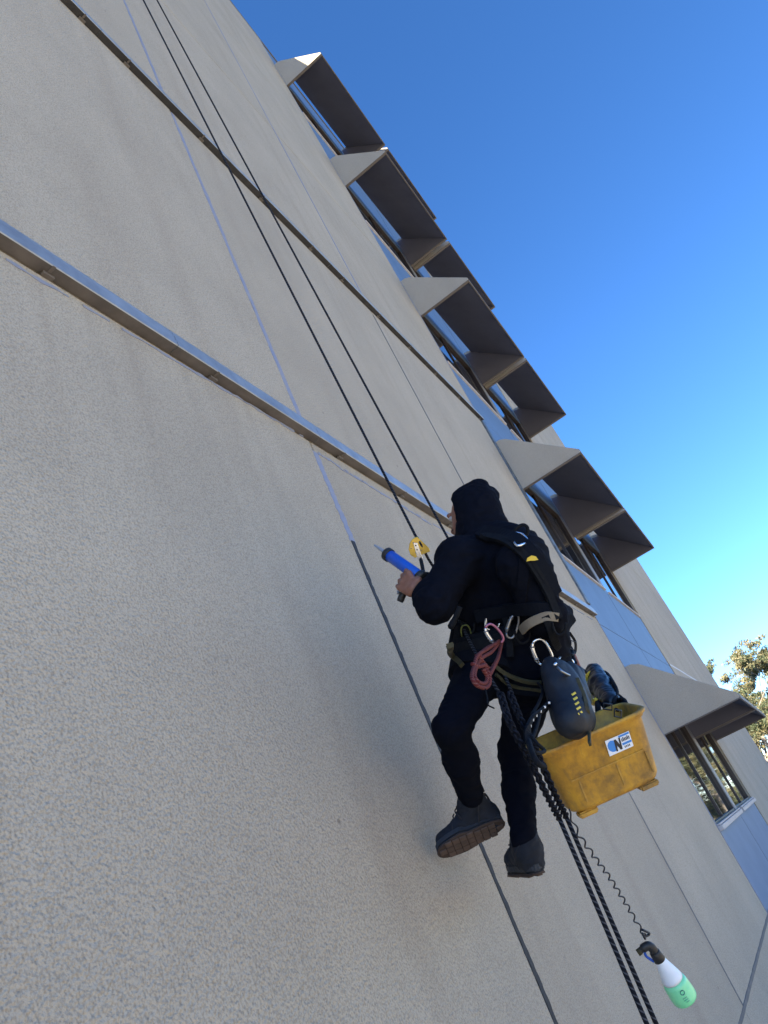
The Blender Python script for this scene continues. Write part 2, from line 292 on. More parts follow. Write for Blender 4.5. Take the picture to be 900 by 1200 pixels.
def strip(name, a, bb, width, m, y=-0.003, th=0.006, jitter=0.15, n=60, parent=BLD, gaps=0.0, lump=0.0):
    """a hand-run strip of sealant or tape on the wall from a to b (X, Z), with uneven edges"""
    a = Vector((a[0], 0, a[1])); bb = Vector((bb[0], 0, bb[1])); d = (bb - a); L = d.length; d.normalize(); s = Vector((-d.z, 0, d.x)); q = MB(); vs = []
    for i in range(n + 1):
        p = a + d * (L * i / n); w0 = width * (0.5 + jitter * mnoise.noise((i * 0.37, L, 0.3))); w1 = width * (0.5 + jitter * mnoise.noise((i * 0.41, 7.1, L)))
        yy = y - abs(lump * mnoise.noise((i * 0.6, 3.3, L)))
        for (o_, y_) in ((-w0, yy + th), (-w0 * 0.9, yy), (w1 * 0.9, yy), (w1, yy + th)):
            vs.append(p + s * o_ + Vector((0, y_, 0)))
    fs = []
    for i in range(n):
        if gaps and mnoise.noise((i * 0.33, 1.7, L)) > gaps: continue
        for k in range(3): fs.append((i * 4 + k, i * 4 + k + 1, i * 4 + 5 + k, i * 4 + 4 + k))
        fs.append((i * 4 + 3, i * 4, i * 4 + 4, i * 4 + 7))
    q.add(vs, fs); return q.build(name, m, parent, smooth=False)
XJ = XX(2.375); XJ2 = XX(4.80)
strip('blue_sealant_joint', (XJ, ZZ(1.33)), (XJ, ZZ(1.80)), 0.058, M['tape'], lump=0.004, jitter=0.22)
strip('blue_sealant_joint', (XJ, ZZ(1.95)), (XJ, ZZ(4.50)), 0.044, M['tape'], jitter=.25, lump=0.003)
strip('blue_sealant_joint', (XJ, ZZ(4.60)), (XJ, ZZ(7.40)), 0.040, M['tape'], jitter=.25, lump=0.003)
strip('dark_sealant_joint', (XJ, BASE + 0.03), (XJ, ZZ(1.335)), 0.037, M['sealant'], y=-0.0035, th=0.012, lump=0.003, n=200, jitter=0.3)
strip('blue_sealant_joint', (XJ2, ZZ(4.62)), (XJ2, ZZ(13.7)), 0.030, M['tape'], n=120)
strip('grey_sealant_joint', (XJ2, BASE + 0.02), (XJ2, ZZ(4.47)), 0.030, M['greyseal'], n=120, y=-0.0035)
strip('grey_sealant_joint', (XX(0), BASE), (XB0 - 0.05, BASE), 0.03, M['greyseal'], n=120, y=-0.0035)
_a = at(0, 315); _b = at(355, 512); strip('tape_smear', (_a.x - 3, _a.z), (_b.x, _b.z), 0.016, M['tape'], y=-0.0045, th=0.006, n=220, jitter=0.8, gaps=0.36)
_a = at(372, 531); _b = at(505, 615); strip('tape_smear', (_a.x, _a.z), (_b.x, _b.z), 0.015, M['tape'], y=-0.0045, th=0.006, n=160, jitter=0.8, gaps=0.32)
strip('pencil_line', (XJ + 0.25, ZZ(1.79)), (XB0 - 0.3, ZZ(1.80)), 0.012, M['tape'], y=-0.004, th=0.006, n=90, jitter=0.4, gaps=0.25)
strip('white_sealant_joint', (XB1 + 0.05, ZZ(1.85)), (XX(17.5), ZZ(1.85)), 0.045, M['whiteseal'], n=30)
for x in XCR[1:-1]: strip('grey_sealant_joint', (x, BASE), (x, ROOF - 0.02), 0.03, M['greyseal'], n=40, y=0.001)

# two galvanised ledges, in lengths with butt joints and clips
def ledge(x0, x1, z, under, dep=0.054, hgt=0.125):
    prof = [(0.003, 0.0), (-dep, 0.0), (-dep - 0.004, 0.004), (-dep - 0.004, 0.030), (-dep, 0.036), (-dep, 0.072), (-dep + 0.006, 0.078), (-dep + 0.006, 0.098), (-dep + 0.012, 0.102), (-dep + 0.016, hgt), (0.003, hgt + 0.02)]
    q = MB(); q.mi = 0
    q.prism([Vector((x0 + 0.002, y, z + h)) for y, h in prof], (x1 - x0 - 0.004, 0, 0))
    o = q.build('steel_ledge', [M['steel'], under], BLD)
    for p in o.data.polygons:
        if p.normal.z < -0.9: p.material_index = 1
    x = x0 + 0.25
    while x < x1 - 0.1:
        c = MB(); c.box((x, -0.022, z - 0.016), (x + 0.05, 0.0, z - 0.002)); c.box((x + 0.015, -dep - 0.006, z - 0.004), (x + 0.03, -0.024, z - 0.0015)); c.build('ledge_clip', M['trim'], o, bevel=0.002)
        x += 0.82
    return o
for z, cuts in ((ZZ(1.868), [-8, -4.6, -1.3, XX(1.545), XX(2.40), XX(4.62), XX(7.36)]), (ZZ(4.53), [-8, -3.2, XX(0.3), XX(1.82), XX(4.1), XX(5.9), XX(7.40)])):
    for k in range(len(cuts) - 1): ledge(cuts[k], cuts[k + 1], z, M['steel_under'] if z < 5 else M['steel_under_shaded'])
# vertical flashing at the panel edge between the ledges, lapping the window bay
b = MB(); b.box((XB0 - 0.10, -0.028, ZZ(2.02)), (XB0 + 0.05, 0.015, ZZ(4.52))); b.build('edge_flashing', M['flash'], BLD, bevel=0.004)
b = MB(); b.box((XB0 - 0.001, -0.004, BASE), (XB0 + 0.02, 0.015, ZZ(2.0))); b.box((XB0 - 0.001, -0.004, ZZ(4.62)), (XB0 + 0.02, 0.015, ROOF - 0.01)); b.build('edge_sealant', M['tape'], BLD)

# ---- window bay: blue panels, windows, hoods
PD = XX(9.66)
def blue(x0, x1, z0, z1): return panel(x0, x1, z0, z1, M['blue'], 'cladding_panel', y=0.016, th=0.08, g=0.005, bev=0.003)
HOOD_W = XX(2.19); HOOD_P = 1.02; HOOD_H = XX(0.70)
def make_hood(x0, z0):
    q = MB()
    pr = [(-0.15, HOOD_H - 0.035), (-0.17, HOOD_H - 0.045), (-HOOD_P, 0.062), (-HOOD_P, 0.02), (-HOOD_P + 0.02, 0.02), (-0.15, HOOD_H - 0.08)]
    q.prism([Vector((x0, y, z0 + z)) for y, z in pr], (HOOD_W, 0, 0))
    o = q.build('sunshade', M['hood'], BLD, bevel=0.004)
    sp = [(-0.002, 0.0), (-HOOD_P + 0.004, 0.0), (-HOOD_P + 0.004, 0.058), (-0.16, HOOD_H - 0.049), (-0.09, HOOD_H - 0.009), (-0.002, HOOD_H - 0.004)]
    for xs in (x0 - 0.004, x0 + HOOD_W - 0.046):
        q = MB(); q.prism([Vector((xs, y, z0 + z)) for y, z in sp], (0.05, 0, 0)); q.build('side_panel', M['hood'], o, bevel=0.003)
        inner = xs + 0.0525 if xs < x0 + 1 else xs - 0.0065
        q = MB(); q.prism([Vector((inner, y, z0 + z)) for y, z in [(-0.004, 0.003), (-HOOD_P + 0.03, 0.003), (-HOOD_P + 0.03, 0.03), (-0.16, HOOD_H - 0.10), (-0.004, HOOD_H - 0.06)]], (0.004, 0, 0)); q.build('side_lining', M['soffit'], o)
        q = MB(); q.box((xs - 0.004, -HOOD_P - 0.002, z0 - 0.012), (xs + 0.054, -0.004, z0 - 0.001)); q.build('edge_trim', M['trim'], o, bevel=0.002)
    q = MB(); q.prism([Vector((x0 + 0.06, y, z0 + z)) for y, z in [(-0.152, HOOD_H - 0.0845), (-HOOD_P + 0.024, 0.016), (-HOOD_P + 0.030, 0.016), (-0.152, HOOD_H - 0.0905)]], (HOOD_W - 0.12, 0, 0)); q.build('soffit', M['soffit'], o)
    q = MB(); q.box((x0 + 0.055, -HOOD_P - 0.006, z0 - 0.012), (x0 + HOOD_W - 0.055, -HOOD_P + 0.018, z0 + 0.018)); q.box((x0, -HOOD_P - 0.006, z0 + 0.021), (x0 + HOOD_W, -HOOD_P - 0.0005, z0 + 0.060)); q.build('front_trim', M['trim'], o, bevel=0.003)
    return o
def make_window(x0, x1, z0, z1, big=False):
    fr = 0.034; q = MB()
    q.box((x0, 0.03, z0), (x0 + fr, 0.13, z1)); q.box((x1 - fr, 0.03, z0), (x1, 0.13, z1))
    q.box((x0 + fr, 0.03, z1 - fr), (x1 - fr, 0.13, z1)); q.box((x0 + fr, 0.03, z0), (x1 - fr, 0.13, z0 + fr))
    o = q.build('window', M['frame'], BLD, bevel=0.003)
    xm = x0 + (x1 - x0) * 0.5
    q = MB(); q.box((xm - 0.016, 0.052, z0 + fr + 0.001), (xm + 0.016, 0.12, z1 - fr - 0.001)); q.build('mullion', M['frame'], o, bevel=0.003)
    for a, c in ((x0 + fr + 0.001, xm - 0.017), (xm + 0.017, x1 - fr - 0.001)):
        q = MB(); q.box((a, 0.075, z0 + fr + 0.001), (c, 0.083, z1 - fr - 0.001)); q.build('pane', M['glass'], o)
    q = MB()
    if not big: q.box((x0 - 0.01, -0.022, z0 - 0.034), (x1 + 0.01, 0.028, z0 - 0.008))
    else: q.box((x0 - 0.01, -0.060, z0 - 0.070), (x1 + 0.01, 0.028, z0 - 0.012)); q.box((x0 - 0.005, -0.045, z0 - 0.010), (x1 + 0.005, 0.028, z0 + 0.012))
    q.build('sill', M['sill'], o, bevel=0.006)
    return o
hood0 = win0 = None
FL = 2.90 * D
for k in range(5):
    zb = ZZ(0.62) + k * FL; zs = ZZ(-0.22) + k * FL; zh = ZZ(1.0) + k * FL
    for s, (x0, x1) in enumerate(((XB0 + 0.025, XX(9.56)), (XX(9.78), XB1 - 0.03))):
        hx = XB0 + 0.022 + s * XX(2.30)
        if hood0 is None: hood0 = make_hood(hx, zb); hb = (hx, zb)
        else: dup(hood0, BLD, (hx - hb[0], 0, zb - hb[1]))
        if k < 2 and s == 0: win0 = make_window(x0, x1, zs, zh, k == 0); wb = (x0, zs)
        else: dup(win0, BLD, (x0 - wb[0], 0, zs - wb[1]))
        bx0, bx1 = ((XB0 + 0.02, PD), (PD, XB1 - 0.004))[s]
        top = ROOF - 0.002 if k == 4 else ZZ(1.82) + k * FL
        blue(bx0, bx1, zh + 0.004, top)
        blue(bx0, bx1, (ZZ(1.82) + (k - 1) * FL) if k else BASE, zs - 0.006)
    b = MB(); b.box((PD - 0.007, 0.0145, (ZZ(1.82) + (k - 1) * FL) if k else BASE), (PD + 0.007, 0.03, zs - 0.08)); b.box((PD - 0.007, 0.0145, zh + 0.01), (PD + 0.007, 0.03, ZZ(1.81) + k * FL)); b.build('panel_joint', M['sealant'], BLD)
    q = MB(); q.box((XX(9.565), 0.02, zs), (XX(9.775), 0.11, zh)); q.build('window_post', M['post'], BLD, bevel=0.004)

# ------------------------------------------------------------------ gum trees past the far end of the building
LEAF = [mat('gum_leaf_olive', (0.10, 0.125, 0.065), 0.6, var=(0.055, 0.075, 0.04), vscale=0.5), mat('gum_leaf_gold', (0.235, 0.20, 0.105), 0.6, var=(0.14, 0.14, 0.075), vscale=0.5)]
BARK = mat('gum_bark', (0.42, 0.37, 0.31), 0.85, var=(0.20, 0.16, 0.13), vscale=1.2)
def gum_meshes(seed, H, spread, nclump, nleaf, lsize):
    r = np.random.default_rng(seed); tb = MB(); tips = []
    def limb(p, d, L, rad, depth):
        P = [Vector(p)]; R = [rad]; n = 5; dd = Vector(d).normalized()
        for i in range(n):
            dd = (dd + Vector(r.normal(0, 0.13, 3)) + Vector((0, 0, 0.05))).normalized(); P.append(P[-1] + dd * (L / n)); R.append(rad * (1 - 0.62 * (i + 1) / n))
        sides = 6; nrm = dd.orthogonal().normalized(); vs = []
        for i in range(n + 1):
            t = (P[min(i + 1, n)] - P[max(i - 1, 0)]).normalized(); nrm = (nrm - t * nrm.dot(t)).normalized(); bi = t.cross(nrm)
            for k in range(sides): vs.append(P[i] + (nrm * math.cos(k * math.tau / sides) + bi * math.sin(k * math.tau / sides)) * R[i])
        tb.add(vs, [(i * sides + k, i * sides + (k + 1) % sides, (i + 1) * sides + (k + 1) % sides, (i + 1) * sides + k) for i in range(n) for k in range(sides)])
        if depth == 0: tips.append(P[-1]); tips.append(P[-2]); return
        for _ in range(3 if depth > 1 else 4):
            s = int(r.integers(2, n + 1)); a = r.uniform(0, math.tau); side = Vector((math.cos(a), math.sin(a), r.uniform(0.15, 0.8)))
            limb(P[s], dd * 0.5 + side * 0.9, L * r.uniform(0.45, 0.68), R[s] * 0.7, depth - 1)
    limb((0, 0, 0), (r.normal(0, .06), r.normal(0, .06), 1), H * 0.52, H * 0.022, 3)
    T = np.array([tuple(t) for t in tips]); T[:, :2] *= spread; T[:, 2] *= H / T[:, 2].max() * 0.97
    idx = r.integers(0, len(T), nclump); cen = T[idx] + r.normal(0, 0.45, (nclump, 3)) * np.array([1, 1, .8])
    rad = r.uniform(0.32, 0.85, nclump)
    k = np.repeat(np.arange(nclump), nleaf); n = len(k); u = r.normal(0, 1, (n, 3)); u /= np.linalg.norm(u, axis=1)[:, None]
    pos = cen[k] + u * (rad[k] * r.uniform(0.25, 1.0, n) ** 0.6)[:, None] * np.array([1, 1, .62])
    ax = r.normal(0, 1, (n, 3)) + np.array([0, 0, -0.9]); ax /= np.linalg.norm(ax, axis=1)[:, None]
    sd = np.cross(ax, r.normal(0, 1, (n, 3))); sd /= np.linalg.norm(sd, axis=1)[:, None]
    l = lsize * r.uniform(0.6, 1.3, n)[:, None]; wd = l * 0.34
    V = np.stack([pos - ax * l, pos + sd * wd, pos + ax * l, pos - sd * wd], 1).reshape(-1, 3)
    me = bpy.data.meshes.new('crown'); me.from_pydata(V.tolist(), [], np.arange(4 * n).reshape(-1, 4).tolist())
    for m_ in LEAF: me.materials.append(m_)
    gold = (r.uniform(0, 1, nclump) < 0.45)[k] ^ (r.uniform(0, 1, n) < 0.2)
    me.polygons.foreach_set('material_index', gold.astype(int))
    tm = bpy.data.meshes.new('trunk'); tm.from_pydata([tuple(p) for p in tb.v], [], tb.f); tm.materials.append(BARK); tm.shade_smooth()
    return tm, me
GUM = [gum_meshes(3, 14.5, 1.5, 270, 54, 0.18), gum_meshes(11, 16.0, 1.35, 290, 54, 0.18), gum_meshes(23, 12.5, 1.7, 280, 54, 0.18)]
def gum(kind, x, y, rz, s, label, group=None):
    r = empty('gum_tree', (x, y, GZ - 0.02), label, 'tree', group); r.rotation_euler = (0, 0, rz); r.scale = (s, s, s)
    link_mesh('trunk', GUM[kind][0], r); link_mesh('crown', GUM[kind][1], r)
gum(0, 84, 2.5, 0.4, 0.97, 'sunlit golden gum tree seen right beside the far end of the building')
gum(1, 90, -1.2, 2.0, 0.82, 'sunlit gum tree farthest right beyond the lowest hood, cut by the frame edge')
gum(2, 78, 0.6, 1.2, 0.72, 'lower gum tree with pale trunk showing just under the lowest hood')
gum(1, 88, 3.4, 4.4, 0.94, 'dim olive gum tree showing highest above the far edge of the wall')
gum(2, 104, 0.8, 3.3, 0.95, 'hazy olive gum tree filling the gap behind the golden one')
for i, (k, x, y, rz, s) in enumerate([(1, 88, -9, 0.2, 0.8), (0, 80, -13, 1.9, 0.85), (2, 92, -16, 3.0, 1.0), (1, 76, -21, 4.1, 0.8), (2, 84, -27, 0.8, 1.0), (0, 95, -33, 2.6, 0.95), (2, 70, -8.5, 5.0, 0.6), (1, 66, -6.2, 0.9, 0.52), (0, 74, -10.4, 2.7, 0.66), (1, 78, -7.2, 3.9, 0.7), (2, 68, -11.5, 1.5, 0.62), (2, 104, 4, 2.2, 1.05), (1, 110, -4, 1.1, 1.0)]):
    gum(k, x, y, rz, s, 'one of the gum trees mirrored in the lowest window panes', 'gum trees along the far side of the car park')

def thicket():
    r = np.random.default_rng(5); nc = 420; cx = r.uniform(84, 100, nc); cy = r.uniform(-34, 9, nc); cz = GZ + r.uniform(.2, 5.2, nc) * (.65 + .35 * np.sin(cy * .9 + cx)); rad = r.uniform(.6, 1.3, nc)
    k = np.repeat(np.arange(nc), 60); n = len(k); u = r.normal(0, 1, (n, 3)); u /= np.linalg.norm(u, axis=1)[:, None]
    pos = np.stack([cx, cy, cz], 1)[k] + u * (rad[k] * r.uniform(.3, 1, n) ** .5)[:, None]; ax = r.normal(0, 1, (n, 3)); ax /= np.linalg.norm(ax, axis=1)[:, None]; sd = np.cross(ax, r.normal(0, 1, (n, 3))); sd /= np.linalg.norm(sd, axis=1)[:, None]
    V = np.stack([pos - ax * .22, pos + sd * .09, pos + ax * .22, pos - sd * .09], 1).reshape(-1, 3)
    me = bpy.data.meshes.new('scrub'); me.from_pydata(V.tolist(), [], np.arange(4 * n).reshape(-1, 4).tolist()); me.materials.append(LEAF[0]); me.materials.append(LEAF[1]); me.polygons.foreach_set('material_index', (r.uniform(0, 1, nc) < .25)[k].astype(int))
    tag(link_mesh('scrub', me), 'mass of dark olive scrub under the gum trees', 'undergrowth', kind='stuff')
thicket()

# ------------------------------------------------------------------ signed distance modelling for the figure and soft gear
def cap(a, b, ra, rb=None, k=0.03): return ('c', np.array(a, float), np.array(b, float), ra, ra if rb is None else rb, k)
def ell(c, ax, rad, k=0.03): return ('e', np.array(c, float), np.array([tuple(Vector(x).normalized()) for x in ax], float), np.array(rad, float), k)
def sdf_arrays(prims, cuts, res, pad=0.03):
    lo = np.full(3, 1e9); hi = -lo; bxs = []
    for p in prims:
        if p[0] == 'c': r = max(p[3], p[4]); l = np.minimum(p[1], p[2]) - r; h = np.maximum(p[1], p[2]) + r
        else: r = p[3].max(); l = p[1] - r; h = p[1] + r
        bxs.append((l, h)); lo = np.minimum(lo, l); hi = np.maximum(hi, h)
    lo -= pad; hi += pad; n = np.ceil((hi - lo) / res).astype(int) + 1
    g = np.full(n, 0.5, np.float32); axs = [lo[i] + res * np.arange(n[i]) for i in range(3)]
    def dist(p, sl):
        X, Y, Z = np.meshgrid(axs[0][sl[0]], axs[1][sl[1]], axs[2][sl[2]], indexing='ij', sparse=True)
        if p[0] == 'c':
            a, b = p[1], p[2]; ab = b - a; L = max(ab @ ab, 1e-9)
            t = np.clip(((X - a[0]) * ab[0] + (Y - a[1]) * ab[1] + (Z - a[2]) * ab[2]) / L, 0, 1)
            return np.sqrt((X - a[0] - t * ab[0]) ** 2 + (Y - a[1] - t * ab[1]) ** 2 + (Z - a[2] - t * ab[2]) ** 2) - (p[3] + (p[4] - p[3]) * t)
        q = [((X - p[1][0]) * p[2][i][0] + (Y - p[1][1]) * p[2][i][1] + (Z - p[1][2]) * p[2][i][2]) / p[3][i] for i in range(3)]
        k0 = np.sqrt(sum(x * x for x in q)); k1 = np.sqrt(sum((x / p[3][i]) ** 2 for i, x in enumerate(q))) + 1e-9
        return k0 * (k0 - 1) / k1
    def win(l, h, m):
        s = np.maximum(np.floor((l - m - lo) / res).astype(int), 0); e = np.minimum(np.ceil((h + m - lo) / res).astype(int) + 1, n)
        return tuple(slice(s[i], e[i]) for i in range(3))
    for p, (l, h) in zip(prims, bxs):
        k = p[-1]; sl = win(l, h, k + 3 * res); d = dist(p, sl); a = g[sl]
        hh = np.maximum(k - np.abs(a - d), 0) / k; g[sl] = np.minimum(a, d) - hh * hh * k * 0.25
    for p in cuts:
        r = max(p[3], p[4]) if p[0] == 'c' else p[3].max()
        l, h = (np.minimum(p[1], p[2]) - r, np.maximum(p[1], p[2]) + r) if p[0] == 'c' else (p[1] - r, p[1] + r)
        sl = win(l, h, 0.02); d = -dist(p, sl); a = g[sl]; k = 0.015; hh = np.maximum(k - np.abs(a - d), 0) / k; g[sl] = np.maximum(a, d) + hh * hh * k * 0.25
    return g, lo
def sdf_mesh(name, prims, m, parent, res=0.007, cuts=(), folds=None, smooth=1):
    g, lo = sdf_arrays(prims, cuts, res); ins = g < 0
    c = np.zeros(np.array(g.shape) - 1, np.int16); P = np.zeros((*c.shape, 3)); W = np.zeros(c.shape); nx, ny, nz = c.shape
    for ax in range(3):
        o1, o2 = [i for i in range(3) if i != ax]
        for a in (0, 1):
            for b_ in (0, 1):
                off = [0, 0, 0]; off[o1] = a; off[o2] = b_; of2 = list(off); of2[ax] = 1
                A = g[off[0]:off[0] + nx, off[1]:off[1] + ny, off[2]:off[2] + nz]; B = g[of2[0]:of2[0] + nx, of2[1]:of2[1] + ny, of2[2]:of2[2] + nz]
                x = (A < 0) != (B < 0); ii = np.nonzero(x); t = A[ii] / (A[ii] - B[ii])
                W[ii] += 1; P[ii + (np.full(len(t), ax),)] += t; P[ii + (np.full(len(t), o1),)] += a; P[ii + (np.full(len(t), o2),)] += b_
    act = np.nonzero(W > 0); idx = np.full(c.shape, -1, int); idx[act] = np.arange(len(act[0]))
    V = (P[act] / W[act][:, None] + np.stack(act, 1)) * res + lo; Q = []
    for ax in range(3):
        o1, o2 = (ax + 1) % 3, (ax + 2) % 3
        sa = [slice(None)] * 3; sb = [slice(None)] * 3; sa[ax] = slice(0, -1); sb[ax] = slice(1, None)
        x = ins[tuple(sa)] != ins[tuple(sb)]; e = np.stack(np.nonzero(x), 1)
        e = e[(e[:, o1] > 0) & (e[:, o2] > 0) & (e[:, o1] < c.shape[o1]) & (e[:, o2] < c.shape[o2])]
        fl = ins[tuple(e.T)]; d1 = np.eye(3, dtype=int)[o1]; d2 = np.eye(3, dtype=int)[o2]
        q = np.stack([idx[tuple((e - d1 - d2).T)], idx[tuple((e - d2).T)], idx[tuple(e.T)], idx[tuple((e - d1).T)]], 1)
        q[~fl] = q[~fl][:, ::-1]; Q.append(q)
    Q = np.concatenate(Q); Q = Q[(Q >= 0).all(1)]
    for _ in range(smooth):
        acc = np.zeros_like(V); cnt = np.zeros(len(V))
        for i in range(4): np.add.at(acc, Q[:, i], V[Q[:, (i + 1) % 4]]); np.add.at(acc, Q[:, i], V[Q[:, (i + 3) % 4]]); np.add.at(cnt, Q[:, i], 2)
        V = V * 0.5 + acc / np.maximum(cnt, 1)[:, None] * 0.5
    if folds:
        nr = np.zeros_like(V); f = np.cross(V[Q[:, 2]] - V[Q[:, 0]], V[Q[:, 3]] - V[Q[:, 1]])
        for i in range(4): np.add.at(nr, Q[:, i], f)
        nr /= np.linalg.norm(nr, axis=1)[:, None] + 1e-12; amp, sc_ = folds[:2]; sq = folds[2] if len(folds) > 2 else (1, 1, 1.6)
        dsp = np.array([1 - abs(mnoise.noise((p[0] * sc_ * sq[0] + 2.1 * mnoise.noise((p[0] * 5, p[1] * 5, p[2] * 5)), p[1] * sc_ * sq[1], p[2] * sc_ * sq[2]))) * 2.4 for p in V]); V = V + nr * (dsp * amp)[:, None]
    base = wloc(parent) if parent is not None else Vector((0, 0, 0))
    me = bpy.data.meshes.new(name); me.from_pydata((V - np.array(base)).tolist(), [], Q.tolist()); me.materials.append(m); me.shade_smooth()
    return link_mesh(name, me, parent)

# ------------------------------------------------------------------ the worker
J = {k: at(*p) for k, p in dict(pelvis=(600, 766, .61), hipL=(570, 776, .513), hipR=(628, 778, .677), kneeL=(529, 852, .382), ankL=(556, 944, .222), toeL=(512, 1000, .045), heelL=(588, 966, .286),
    kneeR=(603, 880, .385), ankR=(614, 985, .352), toeR=(600, 1020, .178), heelR=(632, 1022, .36), waist=(596, 716, .69), chest=(590, 670, .755), neck=(562, 625, .745), head=(556, 596, .765), top=(560, 566, .83),
    shL=(538, 655, .663), shR=(608, 662, .862), elL=(510, 708, .53), wrL=(496, 690, .486), elR=(640, 722, .84)).items()}
v3 = lambda k: np.array(J[k])
RT = (J['shR'] - J['shL']).normalized(); UP = (J['neck'] - J['pelvis']).normalized(); FW = UP.cross(RT).normalized(); RT = FW.cross(UP).normalized()
PER = empty('person', (J['pelvis'].x, J['pelvis'].y, J['heelR'].z), 'rope access worker in black hooded top and trousers hanging against the wall, back turned', 'person')
HF = Vector((0.30, 0.95, -0.03)).normalized(); HU = (J['top'] - J['neck']).normalized(); HR = HF.cross(HU).normalized(); HU = HR.cross(HF).normalized()
HC = J['neck'] + HU * 0.147 + HF * 0.012
# gun first: the left hand closes on it
GT = at(452, 648, .40); GB = at(492, 676, .505); GX = (GT - GB).normalized()
GS = (-Vector(_f)); GS = (GS - GX * GS.dot(GX)).normalized(); GD = GS.cross(GX).normalized()
if GD.dot(Vector(_d)) < 0: GD = -GD
def tonp(x): return np.array(x)
HGc = GB + GX * 0.004 + GD * 0.046              # middle of the grip
wr = J['wrL']
P = []
# head
P += [ell(HC, (HR, HF, HU), (.070, .088, .088), .02), ell(HC + HF * .045 - HU * .055, (HR, HF, HU), (.052, .055, .055), .03), cap(HC + HF * .085 - HU * .005, HC + HF * .112 - HU * .032, .010, .016, .015), cap(HC + HF * .080 - HU * .098, HC + HF * .086 - HU * .094, .018, .018, .02),
      cap(HC + HF * .088 + HU * .024 - HR * .035, HC + HF * .088 + HU * .024 + HR * .035, .012, .012, .015), cap(HC + HF * .096 - HU * .060 - HR * .018, HC + HF * .096 - HU * .060 + HR * .018, .008, .008, .01),
      ell(HC + HR * .076 - HU * .01, (HR, HF, HU), (.012, .020, .032), .008), ell(HC - HR * .076 - HU * .01, (HR, HF, HU), (.012, .020, .032), .008), cap(J['neck'] - UP * .03, HC - HU * .05, .056, .052, .03)]
# trunk and limbs, slim inside the clothes
for s in (-1, 1): P.append(cap(J['pelvis'] + RT * .07 * s, J['waist'] + RT * .075 * s, .085, .085, .06)); P.append(cap(J['waist'] + RT * .075 * s, J['chest'] + RT * .09 * s, .085, .095, .06))
P += [cap(J['chest'] + UP * .06, J['neck'], .09, .055, .05), cap(J['shL'], J['elL'], .046, .038), cap(J['elL'], wr, .038, .027), cap(J['shR'], J['elR'], .046, .038),
      cap(J['hipL'], J['kneeL'], .075, .048), cap(J['kneeL'], J['ankL'], .046, .032), cap(J['hipR'], J['kneeR'], .075, .048), cap(J['kneeR'], J['ankR'], .046, .032),
      cap(J['ankL'], J['toeL'].lerp(J['heelL'], .4) + Vector((.022, .01, .04)), .032, .026), cap(J['ankR'], J['toeR'].lerp(J['heelR'], .4) + Vector((.01, .01, .04)), .032, .026)]
WRR = J['elR'] + FW * .23 - RT * .02 - UP * .02; P.append(cap(J['elR'], WRR, .038, .027))
# left hand on the grip: palm, four fingers, thumb
pc = HGc + GS * .030 - GX * .012
P += [cap(wr, pc - GX * .018 + GD * .006, .026, .024, .02)]
kn = [HGc + GS * .032 + GX * .026 + GD * (-.036 + .023 * i) for i in range(4)]
for i, k_ in enumerate(kn):
    P.append(cap(pc - GX * .02 + GD * (-.012 + .012 * i), k_, .016, .0115, .012))
    r_ = (.0100, .0104, .0100, .0088)[i]; ln = (1.0, 1.08, 1.0, .82)[i]
    a1 = k_ + GX * .026 * ln - GS * .010; a2 = a1 + GX * .004 - GS * .034 * ln; a3 = a2 - GX * .020 * ln - GS * .012
    P += [cap(k_, a1, r_ + .001, r_, .004), cap(a1, a2, r_, r_ * .92, .004), cap(a2, a3, r_ * .92, r_ * .8, .004)]
th0 = pc - GX * .020 - GD * .030
P += [cap(wr.lerp(pc, .5), th0, .020, .015, .015), cap(th0, th0 + GX * .020 - GD * .014 - GS * .018, .0135, .0115, .006), cap(th0 + GX * .020 - GD * .014 - GS * .018, th0 + GX * .046 - GD * .010 - GS * .034, .0115, .0092, .004)]
# right hand, in front of the belly on the harness
rp = WRR + FW * .05 - RT * .03; P.append(cap(WRR, rp, .026, .030, .02))
for i in range(4):
    k_ = rp + UP * (.030 - .020 * i) + FW * .025; a1 = k_ - RT * .030 + FW * .008; a2 = a1 - RT * .012 - FW * .028
    P += [cap(rp + UP * (.018 - .012 * i), k_, .014, .011, .01), cap(k_, a1, .0105, .0095, .004), cap(a1, a2, .0095, .008, .004)]
P += [cap(WRR.lerp(rp, .6) + UP * .02, rp + UP * .045 - RT * .02, .015, .012, .01), cap(rp + UP * .045 - RT * .02, rp + UP * .050 - RT * .05, .0115, .009, .004)]
BODY = sdf_mesh('body', P, M['skin'], PER, res=0.0046, smooth=1)
for s in (-1, 1):
    bm = bmesh.new(); bmesh.ops.create_uvsphere(bm, u_segments=12, v_segments=8, radius=.0125); bmesh.ops.translate(bm, verts=bm.verts, vec=HC + HF * .0835 + HU * .004 + HR * .031 * s - wloc(BODY))
    me = bpy.data.meshes.new('eye'); bm.to_mesh(me); bm.free(); me.materials.append(M['eye']); me.shade_smooth(); link_mesh('eye', me, BODY)
sdf_mesh('beard', [cap(HC + HF * .030 - HU * .085 - HR * .052, HC + HF * .090 - HU * .098, .020, .022, .03), cap(HC + HF * .030 - HU * .085 + HR * .052, HC + HF * .090 - HU * .098, .020, .022, .03), cap(HC + HF * .099 - HU * .046 - HR * .02, HC + HF * .099 - HU * .046 + HR * .02, .007, .007, .01)], M['beard'], BODY, res=.005, folds=(.002, 120))

